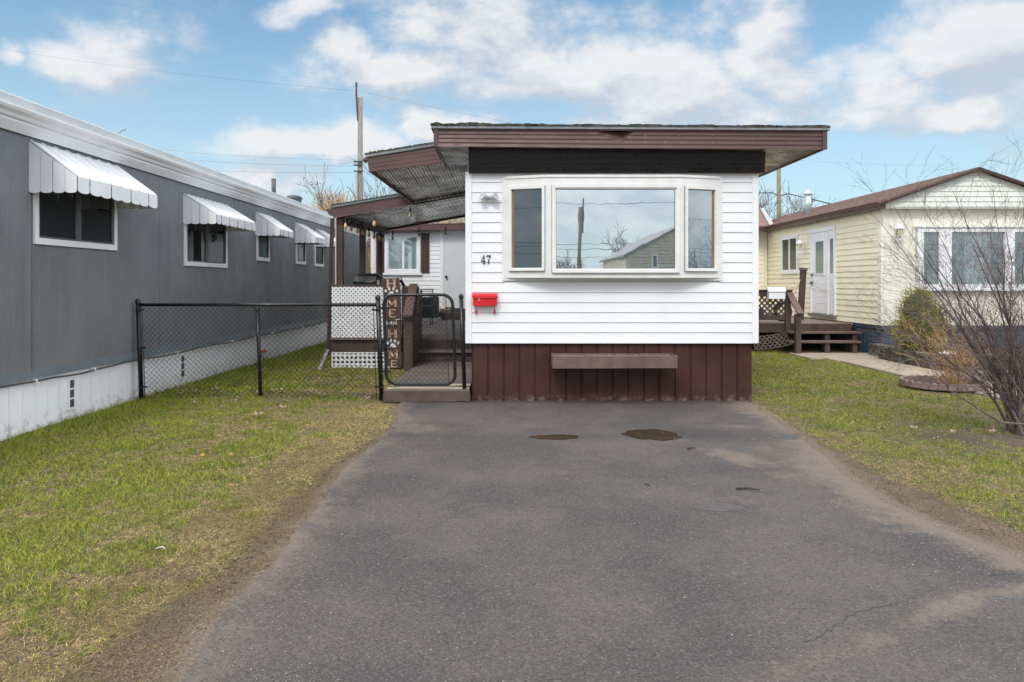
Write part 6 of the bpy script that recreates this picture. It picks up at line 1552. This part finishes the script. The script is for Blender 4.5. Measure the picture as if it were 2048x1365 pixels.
def bare_tree(label, px, Y, h, seed, spread, m=TWIG_FAR, kids=4, n0=3, leaves=0, group=None, r=.05, depth=4):
    x = X_(px, Y); t = thing('bare_tree', label, 'tree', (x, Y, 0), group); rng = random.Random(seed)
    tr = MB(); tr.tube([(x, Y, -.1), (x + rng.gauss(0, .1), Y, h * .25), (x + rng.gauss(0, .15), Y, h * .5)], [r * 1.3, r, r * .6], 7); tr.build('trunk', m, t)
    c = MB()
    for k in range(n0):
        a = rng.uniform(0, 6.28); branch(c, rng, (x, Y, h * rng.uniform(.15, .5)), (math.cos(a) * spread, math.sin(a) * spread, 1), h * rng.uniform(.45, .6), r * .6, depth, .5, kids, -.02, max(.005, Y * .00026) if Y > 0 else .009, 5, .10)
    c.build('crown', m, t)
    if leaves:
        l = MB()
        for k in range(leaves):
            v = c.v[rng.randrange(len(c.v))]; p = Vector(v)
            if p.z < h * .35: continue
            s = rng.uniform(.03, .06); d = Vector((rng.gauss(0, 1), rng.gauss(0, 1), rng.gauss(0, 1))).normalized(); e = d.orthogonal().normalized()
            l.add([p, p + d * s + e * s * .5, p + d * 2 * s, p + d * s - e * s * .5], [(0, 1, 2, 3)])
        l.build('dry_leaves', mat('dark_dry_leaf', (.13, .07, .045), .8, .3, 5), t)
bare_tree('bare young tree with a few dark leaves behind the utility pole', 738, 26, 4.5, 3, .6, leaves=520, n0=13, kids=4, r=.035, depth=3)
bare_tree('pale bare tree rising behind the upper porch roof step', 815, 40, 6.3, 4, .45, n0=9, kids=4, r=.05, depth=3)
bare_tree('bare tree just showing twigs over the roof ridge', 1075, 55, 8.9, 5, .2, n0=5, kids=4, r=.06, depth=3)
bare_tree('bare tree with upright limbs just right of the white home corner', 1532, 28, 4.3, 6, .35, n0=9, kids=4, r=.045, depth=3)
bare_tree('bare tree with fine twigs right of the tan pole', 1575, 33, 4.8, 8, .5, n0=9, kids=4, r=.035, depth=3)
bare_tree('bare tree in the far gap behind the annex roof', 905, 30, 3.2, 9, .4, n0=6, kids=4, r=.04, depth=3)
def brush(label, px, Y, w, h, seed, m=GOLD, n=420):
    x = X_(px, Y); rng = random.Random(seed); b = MB()
    for k in range(n):
        bx = x + rng.uniform(-w, w); by = Y + rng.uniform(-.8, .8); hh = h * rng.uniform(.6, 1.0) * (1 - .35 * ((bx - x) / w) ** 2)
        top = Vector((bx + rng.gauss(0, .35), by + rng.gauss(0, .3), hh)); mid = Vector((bx + rng.gauss(0, .1), by, hh * .5))
        b.tube([(bx, by, 0), mid, top], [.022, .016, .008], 3, False)
        for j in range(3): q = mid.lerp(top, rng.random()); b.tube([q, q + Vector((rng.gauss(0, .25), rng.gauss(0, .2), rng.uniform(.15, .5)))], [.012, .006], 3, False)
    tag(b.build('brush_thicket', m), label, 'shrub')
brush('golden thicket showing over the far end of the grey roof', 668, 34, 1.5, 6.3, 1, n=800)
brush('golden thicket seen between the porch posts', 735, 27, .9, 3.9, 2, n=420)
brush('golden thicket in the gap over the annex roof', 905, 36, 1.9, 6.0, 3, n=420)
# ---- behind the camera: the far side of the street, seen in the window glass
def opposite_home():
    y = -18.3; t = thing('beige_home', 'beige clapboard gable home across the street, mirrored in the bay window', 'house', (8.7, y, 0))
    x0, x1, xr = 6.15, 12.4, 9.3
    w = MB(); w.prism([(x0, y, 0), (x1, y, 0), (x1, y, 3.0), (xr, y, 4.5), (x0, y, 3.0)], (0, -9, 0)); w.build('walls', BEIGE, t)
    w = MB(); z = .6
    while z < 4.3:
        hw = 2.9 if z < 3 else (4.5 - z) / 1.5 * 2.9; w.box((xr - hw, y, z), (xr + hw, y + .012, z + .012)); z += .16
    w.build('siding_lines', mat('beige_shadow_line', (.16, .13, .11), .7), t)
    for s in (-1, 1):
        MB().hexa([(xr, y + .12, 4.55), (xr + s * 3.3, y + .12, 2.86), (xr + s * 3.3, y - 9.3, 2.86), (xr, y - 9.3, 4.55)], [(xr, y + .12, 4.66), (xr + s * 3.3, y + .12, 2.97), (xr + s * 3.3, y - 9.3, 2.97), (xr, y - 9.3, 4.66)]).build('roof', mat('grey_roof_edge', (.30, .29, .28), .8), t)
    f = MB(); frame_rect(f, 7.9, 10.2, 1.0, 2.1, .1, y + .001, y + .06); fo = f.build('window', WHITE_TRIM, t); box('pane', GLASS_DARK, fo, (8.0, y + .001, 1.1), (10.1, y + .03, 2.0))
    f = MB(); frame_rect(f, 7.45, 7.75, 2.3, 3.0, .07, y + .001, y + .06); fo = f.build('window', WHITE_TRIM, t); box('pane', GLASS_DARK, fo, (7.52, y + .001, 2.37), (7.68, y + .03, 2.93))
opposite_home()
def rear_pole():
    y = -38.0; x = 5.8; t = thing('utility_pole', 'dark utility pole across the street, mirrored in the bay window', 'utility pole', (x, y, 0))
    MB().tube([(x, y, 0), (x + .1, y, 7.6)], [.2, .15], 10).build('shaft', BARK_GREY, t, True)
    MB().tube([(x + .25, y, 5.5), (x + .35, y, 8.3)], [.1, .06], 8).build('bracket', BARK_GREY, t)
    for k, z in enumerate((7.9, 4.6, 4.2, 3.6)): line([Vector((-60, y - 4, z + 1.4)), Vector((x, y, z)), Vector((60, y - 3, z + 1.0))], .02, ('highest', 'second highest', 'third highest', 'lowest')[k] + ' overhead line across the street behind the camera')
rear_pole()
for px_, y_, h_, sd in ((3.3, -40, 2.9, 51), (9.5, -34, 4.0, 53), (6.2, -45, 3.0, 54)):
    t_ = bare_tree({51: 'bare bushy tree across the street left of the far pole', 53: 'bare tree behind the beige home across the street', 54: 'slim bare tree across the street behind the far pole'}[sd], VX + px_ * FP / y_, y_, h_, sd, .5, n0=6, kids=4, r=.06, depth=3)

# ------------------------------------------------------------------ litter: leaves, twigs, stones
def leaves():
    rng = random.Random(61)
    spots = [(257, 800), (272, 803), (300, 800), (355, 783), (360, 798), (390, 795), (430, 795), (450, 800), (497, 792), (512, 800), (478, 806), (470, 812), (391, 815), (560, 797), (440, 822), (735, 805), (742, 795), (565, 823), (620, 797), (515, 838), (425, 843), (405, 918), (462, 916), (465, 980), (635, 800), (600, 745), (1905, 870), (1870, 885), (1930, 893), (1985, 870), (1830, 862), (1760, 865)]
    m = None
    for i, (px, py) in enumerate(spots):
        g = G(px, py); s = rng.uniform(.035, .062) * (.5 if i in (21, 22, 23) else 1); a = rng.uniform(0, 6.28); mb = MB()
        ring = [(1, 0, .2), (.55, .42, .5), (0, .5, .1), (-.6, .38, .55), (-1, .05, .1), (-.5, -.4, .4), (.1, -.5, 0), (.6, -.38, .35)]
        vs = [Vector((0, 0, .012))]
        for u, v, z in ring: vs.append(Vector((s * (u * math.cos(a) - v * math.sin(a)), s * (u * math.sin(a) + v * math.cos(a)), s * z * rng.uniform(.5, 1.4) + .01)))
        hz = float(heightfield(np.array([g.x]), np.array([g.y]))[0]) + .036
        mb.add([v + Vector((g.x, g.y, hz)) for v in vs], [(0, k + 1, (k + 1) % 8 + 1) for k in range(8)])
        orange = i in (21, 22, 23)
        o = mb.build('dead_leaf', DEADLEAF if not orange else mat('orange_leaf', (.5, .26, .07), .7, .2, 20))
        if orange: tag(o, {21: 'pale dry leaf alone mid-lawn, the left one of a close pair', 22: 'orange-yellow leaf on mid-lawn, farther of two in line', 23: 'orange leaf on mid-lawn nearer the drive edge'}[i], 'leaf', 'dead leaves on the lawn')
        else:
            ords = ('first', 'second', 'third', 'fourth', 'fifth', 'sixth', 'seventh', 'eighth', 'ninth', 'tenth', 'eleventh', 'twelfth', 'thirteenth', 'fourteenth', 'fifteenth', 'sixteenth', 'seventeenth', 'eighteenth', 'nineteenth', 'twentieth', 'twenty-first', 'twenty-second', 'twenty-third')
            if px < 1000: rk = sorted(q[0] for j, q in enumerate(spots) if q[0] < 1000 and j not in (21, 22, 23)).index(px); tag(o, 'curled brown dead leaf near the chain link fence, ' + ords[rk] + ' counting from the left', 'leaf', 'dead leaves near the fence')
            else: rk = sorted(q[0] for q in spots if q[0] > 1000).index(px); tag(o, 'dark dead leaf on the right-hand lawn, ' + ords[rk] + ' counting from the left', 'leaf', 'dead leaves on the right lawn')
leaves()
def twig(p0, p1, r, label):
    a, b = G(*p0), G(*p1); a.z = b.z = .008 + r; mid = a.lerp(b, .45) + Vector((.0, .012, .002)); tag(MB().tube([a, mid, b], [r, r * .9, r * .5], 6).build('twig', mat('dark_twig', (.035, .025, .02), .8)), label, 'twig')
twig((1472, 982), (1520, 984), .008, 'dark twig lying on the asphalt beyond the drying puddle')
twig((1375, 901), (1392, 900), .008, 'short dark twig on the sandy asphalt below the large puddle')
twig((1290, 972), (1300, 975), .005, 'tiny pale twig near the middle of the drive')
def pebbles():
    rng = random.Random(71); m = MB()
    for k in range(1500):
        y = 2.4 + 6 * rng.random() ** 1.5; side = rng.random()
        L0, R0 = float(asphL(np.array([y]))[0]), float(asphR(np.array([y]))[0])
        if side < .35: x = L0 + abs(rng.gauss(0, .35)) - .15
        elif side < .7: x = R0 - abs(rng.gauss(0, .5)) + .15
        else: x = rng.uniform(L0, R0)
        r = rng.uniform(.0018, .006) * (1.3 if rng.random() < .04 else 1); m.ball((x, y, .004 + r * .5), r, 5, (1, 1, .7))
    o = m.build('gravel', mat('loose_gravel', (.22, .19, .165), .85, .6, 40)); o['kind'] = 'stuff'; tag(o, 'loose fine gravel scattered over the asphalt and its sandy edges', 'gravel')
pebbles()
def clods():
    rng = random.Random(81); m = MB()
    for k in range(1100):
        y = 2.5 + 6 * rng.random(); 
        if rng.random() < .55: x = float(grassL(np.array([y]))[0]) + rng.uniform(-.1, .35) * (1 if y < 6 else .3)
        else: x = float(grassR(np.array([y]))[0]) + rng.uniform(-.3, .06)
        r = rng.uniform(.0015, .005) * (1.8 if rng.random() < .06 else 1); m.ball((x, y, r * .1 - .008), r, 5, (1.4, 1, .6))
    o = m.build('soil_crumbs', SOIL); o['kind'] = 'stuff'; tag(o, 'dark crumbs of soil along both worn lawn edges', 'soil')
clods()
c = G(518, 708); c = P(525, 702, 13.0)
t = MB().lathe(c, [(.001, -.035), (.06, -.03), (.085, .0), (.078, .0), (.05, -.02), (.001, -.022)], 14); t.ball(c + Vector((.02, 0, .005)), .035, 8, (1.2, 1, .6)).tube([c + Vector((-.085, 0, 0)), c + Vector((-.13, 0, .012))], .012, 6)
tag(t.build('red_dish', mat('faded_red_plastic', (.65, .09, .05), .5), smooth=True), 'small faded red plastic dish behind the middle fence post', 'dish')
bpy.data.objects['red_dish'].location = (0, 0, 0)
w = G(323, 1101); w.z = .03; tag(MB().tube([w + Vector((-.03, 0, -.02)), w + Vector((0, .008, -.012)), w + Vector((.022, -.003, -.02))], [.002, .004, .002], 5).build('paper_scrap', LITTER), 'small white scrap lying on the near left lawn', 'litter')
print('objects', len(bpy.data.objects))
